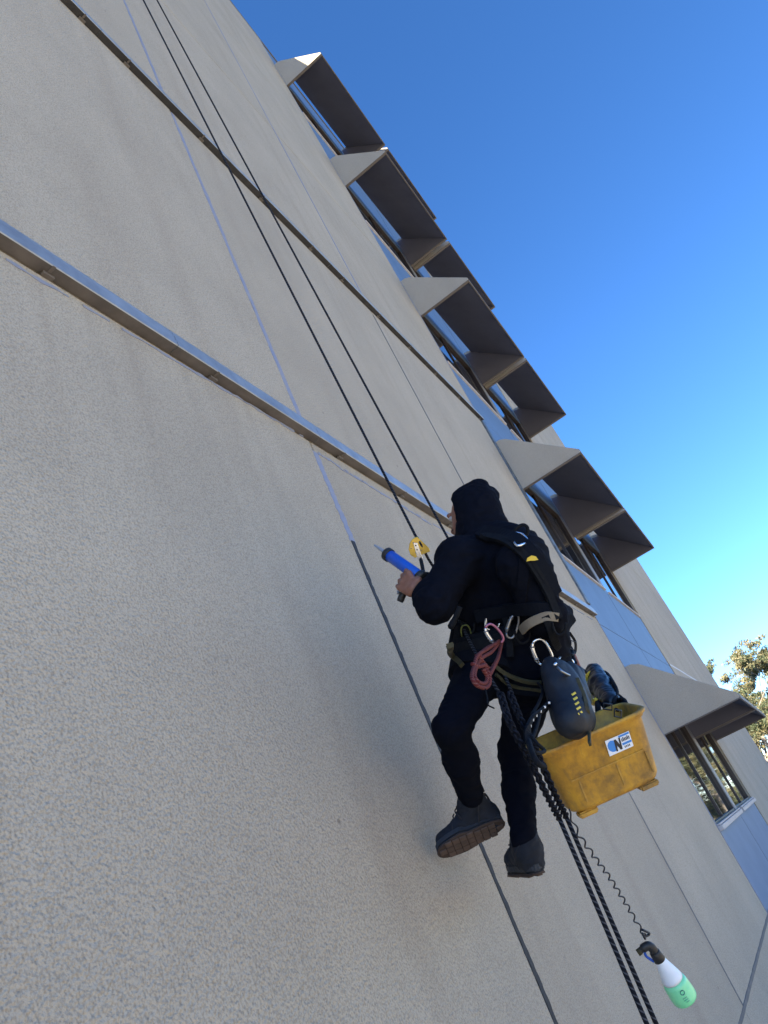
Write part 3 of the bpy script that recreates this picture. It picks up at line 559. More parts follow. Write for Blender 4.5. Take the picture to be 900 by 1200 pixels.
# hooded top
Q = []
for s in (-1, 1):
    Q += [cap(J['waist'] - UP * .10 + RT * .080 * s, J['waist'] + UP * .06 + RT * .086 * s, .108, .110, .09), cap(J['waist'] + UP * .06 + RT * .086 * s, J['chest'] + UP * .01 + RT * .086 * s, .110, .105, .09)]
Q += [cap(J['chest'] + UP * .06 - RT * .06, J['shL'], .105, .078, .08), cap(J['chest'] + UP * .06 + RT * .06, J['shR'], .105, .072, .08), cap(J['chest'] + UP * .08, J['neck'], .10, .082, .07),
      cap(J['shL'], J['elL'], .078, .066, .05), cap(J['elL'], J['elL'].lerp(wr, .5), .066, .058, .03), cap(J['elL'].lerp(wr, .5), J['elL'].lerp(wr, .93), .060, .040, .03),
      cap(J['shR'], J['elR'], .074, .068, .05), cap(J['elR'], J['elR'].lerp(WRR, .9), .070, .042, .03), cap(J['waist'] - UP * .16 - RT * .08, J['waist'] - UP * .16 + RT * .085, .118, .118, .06), cap(J['waist'] - UP * .12 - RT * .125 + FW * .03, J['waist'] + UP * .10 - RT * .12 + FW * .03, .10, .10, .06)]
HOODIE = sdf_mesh('hooded_top', Q, M['hoodie'], PER, res=.0075, folds=(.0065, 11, (1, 1, 2.2)), smooth=2)
H = [ell(HC - HF * .012 + HU * .002, (HR, HF, HU), (.092, .106, .090), .03), cap(HC - HF * .045 - HU * .06, J['neck'] - UP * .015 - FW * .02, .086, .078, .04), cap(at(556, 588, .775), at(573, 582, .81), .058, .046, .05), cap(at(558, 603, .77), at(566, 598, .80), .058, .056, .05), cap(at(543, 588, .735), at(556, 584, .77), .042, .046, .05), cap(HC - HF * .072 + HU * .020, HC - HF * .082 + HU * .052, .058, .042, .04),
     cap(J['neck'] + FW * .02 - RT * .06, J['neck'] + FW * .02 + RT * .06, .062, .062, .05)]
sdf_mesh('hood', H, M['hoodie'], PER, res=.006, cuts=[cap(HC + HF * .06 - HU * .012, HC + HF * .25 - HU * .02, .083, .10), ell(HC + HF * .03, (HR, HF, HU), (.082, .10, .11))], folds=(.004, 22, (1, 1, 1.3)), smooth=2)
# trousers
T = [cap(J['hipL'] - RT * .01, J['hipR'] + RT * .01, .122, .125, .06), cap(J['hipL'], J['kneeL'],   .100, .062, .05), cap(J['kneeL'], J['kneeL'].lerp(J['ankL'], .4), .060, .056, .03), cap(J['kneeL'].lerp(J['ankL'], .4), J['ankL'].lerp(J['kneeL'], .15), .061, .047, .03),
     cap(J['hipR'], J['kneeR'], .104, .064, .05), cap(J['kneeR'], J['kneeR'].lerp(J['ankR'], .45), .061, .055, .03), cap(J['kneeR'].lerp(J['ankR'], .45), J['ankR'].lerp(J['kneeR'], .0), .060, .044, .03), cap(J['pelvis'] + UP * .02 - RT * .07, J['pelvis'] + UP * .02 + RT * .07, .128, .128, .06)]
TROU = sdf_mesh('trousers', T, M['trouser'], PER, res=.0075, folds=(.0055, 13, (1, 1, 2.0)), smooth=2)
# boots
def boot(toe, heel, ank, knee, upv, label=None, shaft=.035):
    sh = (knee - ank).normalized()
    t = (toe - heel).normalized(); u = Vector(upv); u = (u - t * u.dot(t)).normalized(); s = t.cross(u); L = (toe - heel).length + .01
    o = heel - t * .012
    B = [cap(o + t * .042 + u * .058, o + t * L * .55 + u * .052, .036, .038, .02), cap(o + t * L * .55 + u * .052, o + t * (L - .040) + u * .040, .038, .031, .02), cap(o + t * L * .62 + u * .042 - s * .014, o + t * (L - .055) + u * .036 + s * .014, .034, .030, .02), cap(o + t * .040 + u * .075, o + t * .044 + u * .03, .036, .040, .02),
         cap(o + t * .052 + u * .06, ank + sh * shaft, .038, .044, .03), cap(o + t * .125 + u * .062, ank + sh * min(.02, shaft) + t * .022, .041, .038, .03), cap(o + t * .085 + u * .05, ank + t * .01, .043, .042, .03)]
    b_ = sdf_mesh('boot', B, M['boot'], PER, res=.0052, folds=(.0022, 32), smooth=1)
    if label: b_['label'] = label
    def outline(y, grow=0.0):
        pts = []
        for i in range(28):
            a = math.tau * i / 28; x = math.cos(a); z = math.sin(a); wd = (.043 if x < 0 else .052) * (1 - .12 * max(0, 1 - abs(x + .1) * 3)) + grow
            pts.append(o + t * (L / 2 + x * (L / 2 + grow)) + s * (math.copysign(abs(z) ** .75, z) * wd + .006 * x) + u * y)
        return pts
    q = MB(); q.prism(outline(.004), u * .030); q.build('midsole', M['bootrim'], b_, bevel=.006, segs=2)
    q = MB(); q.prism(outline(-.006, .002), u * .009); q.build('outsole', M['tread'], b_, bevel=.003)
    n = 9
    for i in range(n):
        for k in (-1, 0, 1):
            f_ = (i + .5) / n; hw = .040 if f_ < .5 else .048
            if i in (0, n - 1) and k: continue
            c = MB(); c.obox(o + t * (L * (.03 + .94 * f_)) + s * (k * hw * .58) - u * .0085, (t, s, u), (L / n * .42, hw * .25, .0032)); c.build('tread_lug', M['sole'], b_, bevel=.0015)
    q = MB(); q.obox(ank + sh * (shaft + .035) - t * .046, (t, s, u), (.004, .010, .022)); q.build('pull_tab', M['lace'], b_, bevel=.002)
    hoop('collar', ank + sh * (shaft + .026), sh, .022, .005, M['bootrim'], b_, [b_], n=24, rmax=.09, lift=-.001)
    hoop('heel_panel', o + t * .055 + u * .055, (t * .75 + u * .65), .004, .0025, M['lace'], b_, [b_], n=24, rmax=.09, lift=0)
    hoop('toe_seam', o + t * (L * .68) + u * .045, (t * .9 + u * .3), .004, .0025, M['lace'], b_, [b_], n=24, rmax=.09, lift=0)
    for i in range(5):
        c0 = o + t * (L * .66 - .012 * i) + u * (.088 + .018 * i); c0 = c0.lerp(ank + t * .052 + u * .02, i / 5.5)
        tube('lace', catmull([c0 - s * .026 - u * .006, c0 + t * .008 + u * .003, c0 + s * .026 - u * .006], 4), .0028, M['lace'], b_, 5)
    tube('lace_bow', catmull([ank + t * .054, ank + t * .075 - s * .02 - u * .012, ank + t * .066 - s * .012 - u * .04, ank + t * .06 + s * .012 - u * .02, ank + t * .078 + s * .02 - u * .03], 5), .0026, M['lace'], b_, 5)
    return b_
# grey-olive band and cuff at the left wrist
wd = (J['elL'] - wr).normalized()
sdf_mesh('wrist_wrap', [cap(wr + wd * .002 - GX * .016, wr + wd * .034, .038, .044, .01), cap(wr + wd * .014 - _d * .02, wr - _d * .034 + wd * .02, .018, .014, .02)], M['olive'], PER, res=.004, folds=(.003, 60))

# ------------------------------------------------------------------ harness, laid on the clothes by casting rays at them
def bvh_of(objs):
    vs = []; fs = []
    for o in objs:
        b0 = len(vs); base = wloc(o); vs += [tuple(Vector(v.co) + base) for v in o.data.vertices]; fs += [tuple(i + b0 for i in p.vertices) for p in o.data.polygons]
    return BVHTree.FromPolygons(vs, fs)
CLOTH = bvh_of([HOODIE, TROU]); CAMP = Vector((0, -D, ZC))
def on_cloth(u, v, lift=0.004, back=.72):
    d = (at(u, v, 0.3) - CAMP).normalized(); h = CLOTH.ray_cast(CAMP, d)
    if h[0] is None: return at(u, v, back), -d
    return h[0] + h[1] * lift, h[1]
def band(name, pts, nrms, width, thick, m, parent, closed=False):
    n = len(pts); vs = []; fs = []; base = wloc(parent)
    for i in range(n):
        a = pts[i - 1] if (i or closed) else pts[i]; c = pts[(i + 1) % n] if (i < n - 1 or closed) else pts[i]
        t = (c - a).normalized(); nn = (nrms[i] - t * nrms[i].dot(t)).normalized(); s = t.cross(nn) * (width / 2)
        p = pts[i]; vs += [p - s - nn * .004, p - s * .92 + nn * thick, p + s * .92 + nn * thick, p + s - nn * .004]
    for i in range(n if closed else n - 1):
        j = (i + 1) % n
        for k in range(4): fs.append((i * 4 + k, i * 4 + (k + 1) % 4, j * 4 + (k + 1) % 4, j * 4 + k))
    if not closed: fs += [(0, 1, 2, 3), tuple((n - 1) * 4 + k for k in (3, 2, 1, 0))]
    q = MB(); q.add(vs, fs); return q.build(name, m, parent, smooth=False)
def smooth_path(uv, n=6, lift=.004):
    """dense path on the clothes through pixel points"""
    P = catmull([(u, v, 0) for u, v in uv], n); pts = []; nr = []
    for p in P:
        a, b_ = on_cloth(p.x, p.y, lift); pts.append(a); nr.append(b_)
    for _ in range(10):
        pts = [pts[0]] + [pts[i] * .5 + (pts[i - 1] + pts[i + 1]) * .25 for i in range(1, len(pts) - 1)] + [pts[-1]]
        nr = [nr[0]] + [(nr[i] * .4 + nr[i - 1] * .3 + nr[i + 1] * .3).normalized() for i in range(1, len(nr) - 1)] + [nr[-1]]
    return pts, nr
def strap(name, uv, width, thick, m, parent, lift=.004):
    p, n_ = smooth_path(uv, lift=lift); return band(name, p, n_, width, thick, m, parent)
def hoop(name, c, axis, width, thick, m, parent, ref, n=40, rmax=.4, lift=.002):
    ax = Vector(axis).normalized(); x = ax.orthogonal().normalized(); y = ax.cross(x); pts = []; nr = []; rad = []
    B_ = bvh_of(ref)
    for i in range(n):
        a = math.tau * i / n; d = x * math.cos(a) + y * math.sin(a); h = B_.ray_cast(c, d); h = h if h[0] is not None and (h[0] - c).length < rmax else None
        # walk outward past inner shells
        if h:
            q = h; st = 0
            while st < 5:
                h2 = B_.ray_cast(q[0] + d * .003, d); st += 1
                if h2[0] is None or (h2[0] - c).length > rmax: break
                q = h2
            rad.append((q[0] - c).length)
        else: rad.append(.13)
    for _ in range(3): rad = [rad[i] * .5 + (rad[i - 1] + rad[(i + 1) % n]) * .25 for i in range(n)]
    for i in range(n):
        a = math.tau * i / n; d = x * math.cos(a) + y * math.sin(a); pts.append(c + d * (rad[i] + lift)); nr.append(d)
    return band(name, pts, nr, width, thick, m, parent, True)
boot(J['toeL'], J['heelL'], J['ankL'], J['kneeL'], (.52, .19, .84), 'raised left boot with its brown patterned sole showing', .045)
boot(J['toeR'], J['heelR'], J['ankR'] - Vector((0, 0, .03)), J['kneeR'], (.38, .22, .88), 'lower right boot seen from behind', .028)
HAR = hoop('harness', J['pelvis'].lerp(J['waist'], .42), UP, .085, .016, M['pad'], PER, [HOODIE, TROU], rmax=.25)
hoop('waist_webbing', J['pelvis'].lerp(J['waist'], .42), UP, .044, .022, M['web'], HAR, [HOODIE, TROU], rmax=.25)
hoop('leg_loop', J['hipL'].lerp(J['kneeL'], .16), (J['hipL'] - J['kneeL']).normalized() * .8 + UP * .5, .055, .012, M['pad'], HAR, [TROU], rmax=.17)
hoop('leg_loop', J['hipR'].lerp(J['kneeR'], .14), (J['hipR'] - J['kneeR']).normalized() * .8 + UP * .5, .055, .012, M['pad'], HAR, [TROU], rmax=.17)
# back straps: broad padded strap over the right shoulder blade, thin one over the left
strap('shoulder_pad', [(564, 628), (584, 630), (604, 637), (620, 652), (634, 674), (646, 698)], .066, .024, M['pad'], HAR, .006)
strap('shoulder_webbing', [(562, 634), (584, 635), (602, 642), (617, 658), (631, 680), (643, 706), (650, 724)], .030, .012, M['web'], HAR, .022)
strap('back_strap', [(612, 640), (614, 660), (612, 690), (612, 716)], .040, .007, M['hoodie'], HAR, .003)
strap('waist_pad', [(560, 722), (585, 716), (610, 712), (635, 712), (655, 720)], .05, .016, M['pad'], HAR, .010)
strap('leather_patch', [(618, 735), (628, 726), (640, 722), (649, 721)], .034, .006, M['tan'], HAR, .026)
strap('leg_trim', [(575, 781), (592, 789), (612, 795), (634, 798)], .016, .006, M['olive'], HAR, .016)
strap('leg_trim', [(578, 791), (592, 799), (612, 804), (634, 806)], .012, .005, M['olive'], HAR, .014)
strap('side_trim', [(527, 755), (531, 765), (538, 775), (545, 783)], .020, .010, M['olive'], HAR, .018)
strap('hip_strap', [(596, 722), (598, 735), (600, 750), (598, 768)], .028, .008, M['web'], HAR, .020)
strap('hip_strap', [(640, 722), (646, 740), (650, 758)], .030, .010, M['web'], HAR, .022)
# D ring, logo patch and grab loop on the back pad
o, e1, e2, e3, mpp = frame_at(608, 630, .80)
def face_pts(u, v, off, pts):
    """pixel offsets about (u, v) laid on the plane facing the viewer at that depth"""
    o, a, b_, c, k = frame_at(u, v, off); return [o + a * (x * k) + b_ * (y * k) for x, y in pts]
def lift_cloth(u, v, l):
    p = on_cloth(u, v, 0)[0]; return p - (p - CAMP).normalized() * (l + .018)
def off_of(p): return -p.y
d0 = lift_cloth(608, 629, .085)
tube('d_ring', catmull([lift_cloth(608 + x, 631 + y, .045) for x, y in [(-5, -7), (-7, 0), (-3, 8), (4, 7), (10, 3), (4, -5), (-5, -7)]], 5)[:-1], .0048, M['alloy'], HAR, 8, True)
d1 = lift_cloth(624, 655, .036); q = MB(); q.prism(face_pts(624, 655, off_of(d1), [(-7, 3), (-6, -1), (-1, -4), (4, -3), (7, 1), (2, 2), (-2, 2)]), Vector(_f) * .004); q.build('logo_patch', M['yellow'], HAR)
d2 = lift_cloth(614, 627, .03); tube('grab_loop', catmull(face_pts(612, 622, off_of(d2), [(-11, 2), (-6, -4), (1, -7), (6, -4), (6, 2), (3, 8)]), 5), .0065, M['web'], HAR, 7)
tube('strap_tail', catmull(face_pts(534, 725, .60, [(5, -14), (2, -6), (-3, 4), (-7, 12)]), 4), [.010] * 8 + [.012] * 4 + [.006], M['web'], HAR, 6)
tube('strap_tail', catmull(face_pts(655, 745, .74, [(-2, -22), (4, -12), (9, 2), (10, 10)]), 4), .008, M['web'], HAR, 6)
for (u, v, s) in ((548, 735, 8), (612, 745, 9), (655, 735, 8)):
    pz = lift_cloth(u, v, .022); tube('gear_loop', catmull(face_pts(u, v, off_of(pz), [(-s, -6), (-s * .7, 4), (0, 9), (s * .8, 5), (s, -5)]), 5), .0045, M['web'], HAR, 6)
pz = lift_cloth(541, 752, .015); q = MB(); q.prism(face_pts(541, 752, off_of(pz), [(-11, -18), (-4, -24), (10, -20), (18, 2), (14, 26), (2, 30), (-10, 22), (-15, 4)]), Vector(_f) * .04); q.build('hip_pouch', M['pad'], HAR, bevel=.012, segs=3)

# ------------------------------------------------------------------ hardware
def carabiner(name, u, v, off, w_, h_, rot, r, m, label, gate=True, mg=None, group=None, open_=False):
    o, a, b_, c, k = frame_at(u, v, off); t = empty(name, o, label, 'carabiner', group); pts = []
    for i in range(36):
        an = math.tau * i / 36; x = math.copysign(abs(math.cos(an)) ** .7, math.cos(an)) * w_ * (1.0 + .10 * math.sin(an)); y = math.copysign(abs(math.sin(an)) ** .8, math.sin(an)) * h_
        pts.append((x * math.cos(rot) - y * math.sin(rot), x * math.sin(rot) + y * math.cos(rot)))
    P = [o + a * (x * k) + b_ * (y * k) for x, y in pts]
    tube('bow', P[24:] + P[:15] if gate else P + P[:1], r, m, t, 8)
    if gate:
        tube('gate', P[14:25], [r * 1.0, r * 1.05] + [r * 1.55] * 6 + [r * 1.05] * 2 + [r * 1.0], mg or m, t, 8)
        for i in (16, 21): tube('screw_collar', [P[i].lerp(P[i + 1], .1), P[i].lerp(P[i + 1], .9)], r * 1.8, M['alloy_dark'], t, 8)
    return t
cz = off_of(lift_cloth(634, 764, .035))
carabiner('carabiner', 635, 764, cz, 9.5, 15.5, -.42, .0052, M['alloy'], 'large silver oval carabiner holding the navy tool bag')
c2 = off_of(lift_cloth(577, 730, .035))
carabiner('carabiner', 578, 727, c2, 8, 12, .25, .0055, M['alloy'], 'silver hooked carabiner at the back of the harness above the red cord', gate=False)
carabiner('carabiner', 579, 743, c2 + .015, 7, 13, -.65, .0050, M['pink'], 'pink and silver carabiner carrying the red cord', mg=M['alloy'])
c3 = off_of(lift_cloth(546, 741, .045))
carabiner('carabiner', 546, 741, c3, 5.5, 8.5, -.2, .0030, M['lime'], 'small lime green carabiner on the hip pouch', gate=False)
c4 = off_of(lift_cloth(601, 733, .035))
carabiner('carabiner', 601, 734, c4, 5.5, 14, .3, .0046, M['alloy_dark'], 'dark grey carabiner on the middle of the harness back')
# red cord bundled and hanging
oc = c2 + .02
def fp(lst, off): return [at(u, v, off + (i % 3 - 1) * .004) for i, (u, v) in enumerate(lst)]
RC = empty('red_cord', at(580, 752, oc), 'coil of faded red cord hanging from the pink carabiner', 'rope')
loops = [[(585, 751), (572, 760), (560, 768), (556, 780), (553, 793), (559, 803), (569, 806), (574, 799), (572, 788), (564, 778), (558, 767)],
         [(588, 752), (585, 766), (580, 778), (574, 784), (566, 776), (562, 768), (570, 760), (582, 754)],
         [(584, 754), (576, 764), (566, 770), (560, 778), (556, 790), (560, 799), (568, 801), (571, 794), (566, 784)],
         [(587, 755), (584, 770), (577, 785), (572, 792), (568, 784)], [(553, 778), (561, 781), (569, 779)]]
for l_ in loops: tube('strand', catmull(fp(l_, oc), 6), .0066, M['redrope'], RC, 7)
tube('loose_end', catmull([at(568, 806, oc), at(571, 818, oc), at(572, 826, oc), at(579, 830, oc)], 5), .0025, M['web'], RC, 5)

# rope grab on the working rope
GR = .43
o, a, b_, c, k = frame_at(488, 642, GR)
RG = empty('rope_grab', o, 'gold rope grab device with silver arm clamped on the working rope', 'rope device')
poly = [(1, -13), (14.5, 0), (16, 4), (8, 7), (3, 10), (-2, 11.5), (-7, 8), (-9, 2), (-8, -5), (-5, -10), (-1, -12.5)]
for i, dd in enumerate((-.009, .013)):
    q = MB(); q.prism([o + a * (x * k) + b_ * (y * k) + c * dd for x, y in poly], c * -.005); q.build('side_plate', M['gold'], RG, bevel=.0015)
tube('cam_wheel', [o - a * (2.5 * k) - b_ * (1 * k) - c * .008, o - a * (2.5 * k) - b_ * (1 * k) + c * .012], .021, M['gold'], RG, 20)
q = MB(); q.prism([o + a * (x * k) + b_ * (y * k) + c * .020 for x, y in [(-4, -6), (1, -6), (3.5, 2), (7.5, 13), (5.5, 15), (1.5, 14), (-1, 5)]], c * -.006); q.build('lever_arm', M['alloy'], RG, bevel=.0015)
for x, y in ((-1, -3), (0.5, 2)): tube('rivet', [o + a * (x * k) + b_ * (y * k) + c * .0195, o + a * (x * k) + b_ * (y * k) + c * .022], .0035, M['gunblack'], RG, 8)
for i in range(5):
    an = .6 + i * 1.15; x, y = 6.5 * math.cos(an) - 0, 6.5 * math.sin(an) - 1; tube('rivet', [o + a * (x * k) + b_ * (y * k) + c * .0125, o + a * (x * k) + b_ * (y * k) + c * .0145], .0028, M['alloy_dark'], RG, 8)
tube('attachment_sling', catmull([o + a * (5 * k) + b_ * (13 * k) + c * .015, at(495, 664, GR + .03), at(497, 672, GR + .07), at(503, 673, .51), at(507, 680, .52), at(508, 687, .55)], 6), .0085, M['web'], RG, 7)

# caulking gun
GUN = empty('caulking_gun', GB, 'blue barrelled caulking gun held in the left hand, nozzle to the wall', 'caulking gun')
def lathe(name, o, ax, prof, m, parent, sides=24, squash=1.0, sq_axis=None):
    ax = Vector(ax).normalized(); x = (sq_axis - ax * sq_axis.dot(ax)).normalized() if sq_axis is not None else ax.orthogonal().normalized(); y = ax.cross(x); q = MB(); vs = []
    for t, r in prof:
        for i in range(sides): an = math.tau * i / sides; vs.append(o + ax * t + (x * math.cos(an) * squash + y * math.sin(an)) * r)
    fs = [(j * sides + i, j * sides + (i + 1) % sides, (j + 1) * sides + (i + 1) % sides, (j + 1) * sides + i) for j in range(len(prof) - 1) for i in range(sides)]
    fs += [tuple(range(sides - 1, -1, -1)), tuple((len(prof) - 1) * sides + i for i in range(sides))]
    q.add(vs, fs); ob = q.build(name, m, parent, fix=True)
    for p in ob.data.polygons: p.use_smooth = len(p.vertices) == 4
    return ob
GL = (GT - GB).length
lathe('barrel', GB, GX, [(0, .021), (.003, .0245), (GL - .03, .0245), (GL - .028, .023)], M['gunblue'], GUN)
lathe('front_cap', GB + GX * (GL - .030), GX, [(0, .026), (.002, .0285), (.022, .0285), (.026, .025), (.028, .012)], M['gunblack'], GUN)
lathe('nozzle', GB + GX * (GL - .003), GX, [(0, .012), (.014, .009), (.05, .0062), (.078, .005), (.082, .003)], M['nozzle'], GUN, 12)
lathe('rear_cap', GB - GX * .022, GX, [(0, .018), (.004, .028), (.022, .029), (.026, .0275)], M['gunblack'], GUN)
tube('push_rod', [GB - GX * .02, GB - GX * .10], .0035, M['alloy_dark'], GUN, 8)
tube('grip', catmull([GB + GX * .006 + GD * .022, GB + GX * .022 + GD * .05, GB + GX * .026 + GD * .085, GB + GX * .018 + GD * .125], 5), [.013] * 5 + [.0145] * 10 + [.012], M['gunblack'], GUN, 10)
tube('trigger', catmull([GB + GX * .055 + GD * .024, GB + GX * .058 + GD * .05, GB + GX * .054 + GD * .09, GB + GX * .046 + GD * .105], 5), .006, M['alloy_dark'], GUN, 8)

# ------------------------------------------------------------------ ropes
def rope_top(u0, v0, u1, v1):
    s = (u1 - u0) / (v1 - v0); v = v0
    while v > -1400:
        v -= 1; p = at(u0 + s * (v - v0), v, 0.03)
        if p.z > ROOF + .05: break
    return p
def chain_pts(c, a0, amp, wl, ph, side, dep):
    L = 0; out = []; ref = None
    for i, p in enumerate(c):
        if i: L += (c[i] - c[i - 1]).length
        t = (c[min(i + 1, len(c) - 1)] - c[max(i - 1, 0)]).normalized(); s = side; d = t.cross(s)
        an = math.tau * L / wl + ph; out.append(p + s * (math.sin(an) * amp) + d * (math.sin(2 * an) * dep))
    return out
def full_rope(name, label, u0, v0, u1, v1, off1, hid, chain, tail, ph, tl_):
    top = rope_top(u0, v0, u1, v1); p1 = at(u1, v1, off1); t = empty(name, p1, label, 'rope', 'ropes hanging from the roof')
    tube('rope', [top + Vector((0, 1.2, .02)), top + Vector((0, .06, .02)), top] + [top.lerp(p1, i / 12) for i in range(1, 13)] + catmull([p1] + hid, 6)[1:], .0064, M['rope'], t, 10)
    c = catmull(chain, 26); side = (Vector(_r) - Vector(_d) * .2).normalized()
    for j in range(3): tube('plaited_bight', chain_pts(c, 0, 0.0068, .08, ph + j * math.tau / 3, side, .006), .0052, M['ropedark'], t, 6)
    tl = at(*tl_, .62); g_ = (tail.z - GZ - .135) / (tail.z - tl.z); dn = tail + (tl - tail) * g_; dn.z = GZ + .135; bot = catmull([tail, tl, tl.lerp(dn, .5), dn + Vector((0, 0, .2))], 8)
    cl = [dn + Vector((.03 + .22 * math.cos(i * .7 + ph) * (1 - i * .012), .22 * math.sin(i * .7 + ph) * (1 - i * .012) - .1, GZ + (max(.13, .13 + .12 - i * .02) if i < 6 else .13 + .0012 * i))) for i in range(34)]
    tube('rope_tail', [chain[-1]] + bot + catmull(cl, 3), .0068, M['rope'], t, 10)
ta = at(655, 958, .66); tb_ = at(663, 956, .66)
full_rope('working_rope', 'black flecked rope on the left, running through the gold rope grab', 168, 0, 487.5, 629, GR, [o + a * (2 * k) + b_ * (-10 * k), o + a * (9 * k) + b_ * (3 * k), at(502, 655, GR), at(514, 675, GR), at(535, 720, .50), at(560, 770, .56), at(585, 812, .60)],
          [at(586, 812, .715), at(598, 848, .72), at(622, 893, .71), at(640, 930, .69), ta], ta, 0.0, (758, 1200))
full_rope('backup_rope', 'black flecked rope on the right, passing behind the shoulder', 184, 0, 524, 629, .46, [at(531, 642, .47), at(545, 680, .50), at(570, 740, .55), at(600, 812, .60)],
          [at(597, 812, .72), at(610, 843, .725), at(630, 884, .715), at(648, 926, .695), tb_], tb_, 1.3, (769, 1200))

# ------------------------------------------------------------------ yellow bucket
BO = .74
bc = at(699, 890, BO); _, _, _, _, bk = frame_at(702, 893, BO)
BL = Vector((.45, -.89, 0)).normalized(); BP = Vector((.89, .45, 0)).normalized(); th = math.radians(20)
BU = (Vector((0, 0, 1)) * math.cos(th) - BP * math.sin(th)).normalized(); BW = BU.cross(BL).normalized()
if BW.dot(BP) < 0: BW = -BW
BUC = empty('tool_bucket', bc - BU * .13, 'dirty yellow plastic tool bucket hanging below the worker, sticker on its side', 'bucket')
bL, bW, bH = .192, .115, .118
def bloop(z, g=0.0, n=8):
    t = (z + bH) / (2 * bH); hl = bL * (.87 + .13 * t) + g; hw = bW * (.82 + .18 * t) + g; r = min(.058, hw * .7); pts = []
    for cx, cy, a0 in ((hl - r, hw - r, 0), (-hl + r, hw - r, 90), (-hl + r, -hw + r, 180), (hl - r, -hw + r, 270)):
        for i in range(n + 1): an = math.radians(a0 + 90 * i / n); pts.append(bc + BL * (cx + r * math.cos(an)) + BW * (cy + r * math.sin(an)) + BU * z)
    return pts
YEL = bpy.data.materials.new('bucket_plastic'); YEL.use_nodes = True
def _yel():
    nt = YEL.node_tree; b = nt.nodes['Principled BSDF']; N = nt.nodes.new; K = nt.links.new; b.inputs['Roughness'].default_value = .5
    tc = N('ShaderNodeTexCoord'); n1 = N('ShaderNodeTexNoise'); n1.inputs['Scale'].default_value = 9; n1.inputs['Detail'].default_value = 8; n1.inputs['Roughness'].default_value = .7; K(tc.outputs['Object'], n1.inputs['Vector'])
    r = N('ShaderNodeValToRGB'); e = r.color_ramp.elements; e[0].position = .33; e[0].color = (.16, .095, .03, 1); e[1].position = .62; e[1].color = (.55, .305, .028, 1); x = r.color_ramp.elements.new(.52); x.color = (.44, .235, .028, 1); x = r.color_ramp.elements.new(.74); x.color = (.64, .48, .16, 1); K(n1.outputs[0], r.inputs[0])
    mp = N('ShaderNodeMapping'); mp.inputs['Scale'].default_value = (60, 60, 5); mp.inputs['Rotation'].default_value = (.3, .2, .5); K(tc.outputs['Object'], mp.inputs['Vector']); n2 = N('ShaderNodeTexNoise'); n2.inputs['Scale'].default_value = 1.0; n2.inputs['Detail'].default_value = 4; K(mp.outputs[0], n2.inputs['Vector'])
    r2 = N('ShaderNodeValToRGB'); r2.color_ramp.elements[0].position = .54; r2.color_ramp.elements[1].position = .66; r2.color_ramp.elements[0].color = (0, 0, 0, 1); r2.color_ramp.elements[1].color = (.32, .32, .32, 1); K(n2.outputs[0], r2.inputs[0])
    mx = N('ShaderNodeMix'); mx.data_type = 'RGBA'; K(r2.outputs[0], mx.inputs[0]); K(r.outputs[0], mx.inputs[6]); mx.inputs[7].default_value = (.18, .12, .05, 1); K(mx.outputs[2], b.inputs['Base Color'])
    bp = N('ShaderNodeBump'); bp.inputs['Strength'].default_value = .3; bp.inputs['Distance'].default_value = .003; K(n1.outputs[0], bp.inputs['Height']); K(bp.outputs[0], b.inputs['Normal'])
_yel()
q = MB(); lv = [(-bH + .012, -.012), (-bH, -.03)]
outer = [bloop(-bH, -.020), bloop(-bH + .008, -.006), bloop(-bH + .022, 0), bloop(bH - .026, 0), bloop(bH - .022, .006), bloop(bH - .014, .008), bloop(bH - .010, .014), bloop(bH, .016), bloop(bH + .003, .010), bloop(bH, -.003), bloop(0, -.006), bloop(-bH + .02, -.012), bloop(-bH + .012, -.03)]
n = len(outer[0]); vs = [p for l in outer for p in l]; fs = [(j * n + i, j * n + (i + 1) % n, (j + 1) * n + (i + 1) % n, (j + 1) * n + i) for j in range(len(outer) - 1) for i in range(n)]
fs += [tuple(range(n - 1, -1, -1)), tuple((len(outer) - 1) * n + i for i in range(n))]; q.add(vs, fs); sh = q.build('shell', YEL, BUC)
for p in sh.data.polygons: p.use_smooth = True
for sx in (-1, 1):
    for sy in (-1, 1):
        q = MB(); q.obox(bc + BL * (sx * bL * .60) + BW * (sy * bW * .50) - BU * (bH + .007), (BL, BW, BU), (.034, .024, .010)); q.build('foot', YEL, BUC, bevel=.005, segs=2)
def side_pt(l, z, out=0.0):
    t = (z + bH) / (2 * bH); return bc + BL * l - BW * (bW * (.82 + .18 * t) + out) + BU * z
q = MB(); q.prism([side_pt(-.135, -.006, -.002), side_pt(.135, -.006, -.002), side_pt(.135, -.002, -.002), side_pt(-.135, -.002, -.002)], -BW * .0035); q.build('mould_line', YEL, BUC)
for l in (-.11, .03, .14): q = MB(); q.prism([side_pt(l - .003, -.085, -.002), side_pt(l + .003, -.085, -.002), side_pt(l + .003, -.014, -.002), side_pt(l - .003, -.014, -.002)], -BW * .004); q.build('rib', YEL, BUC)
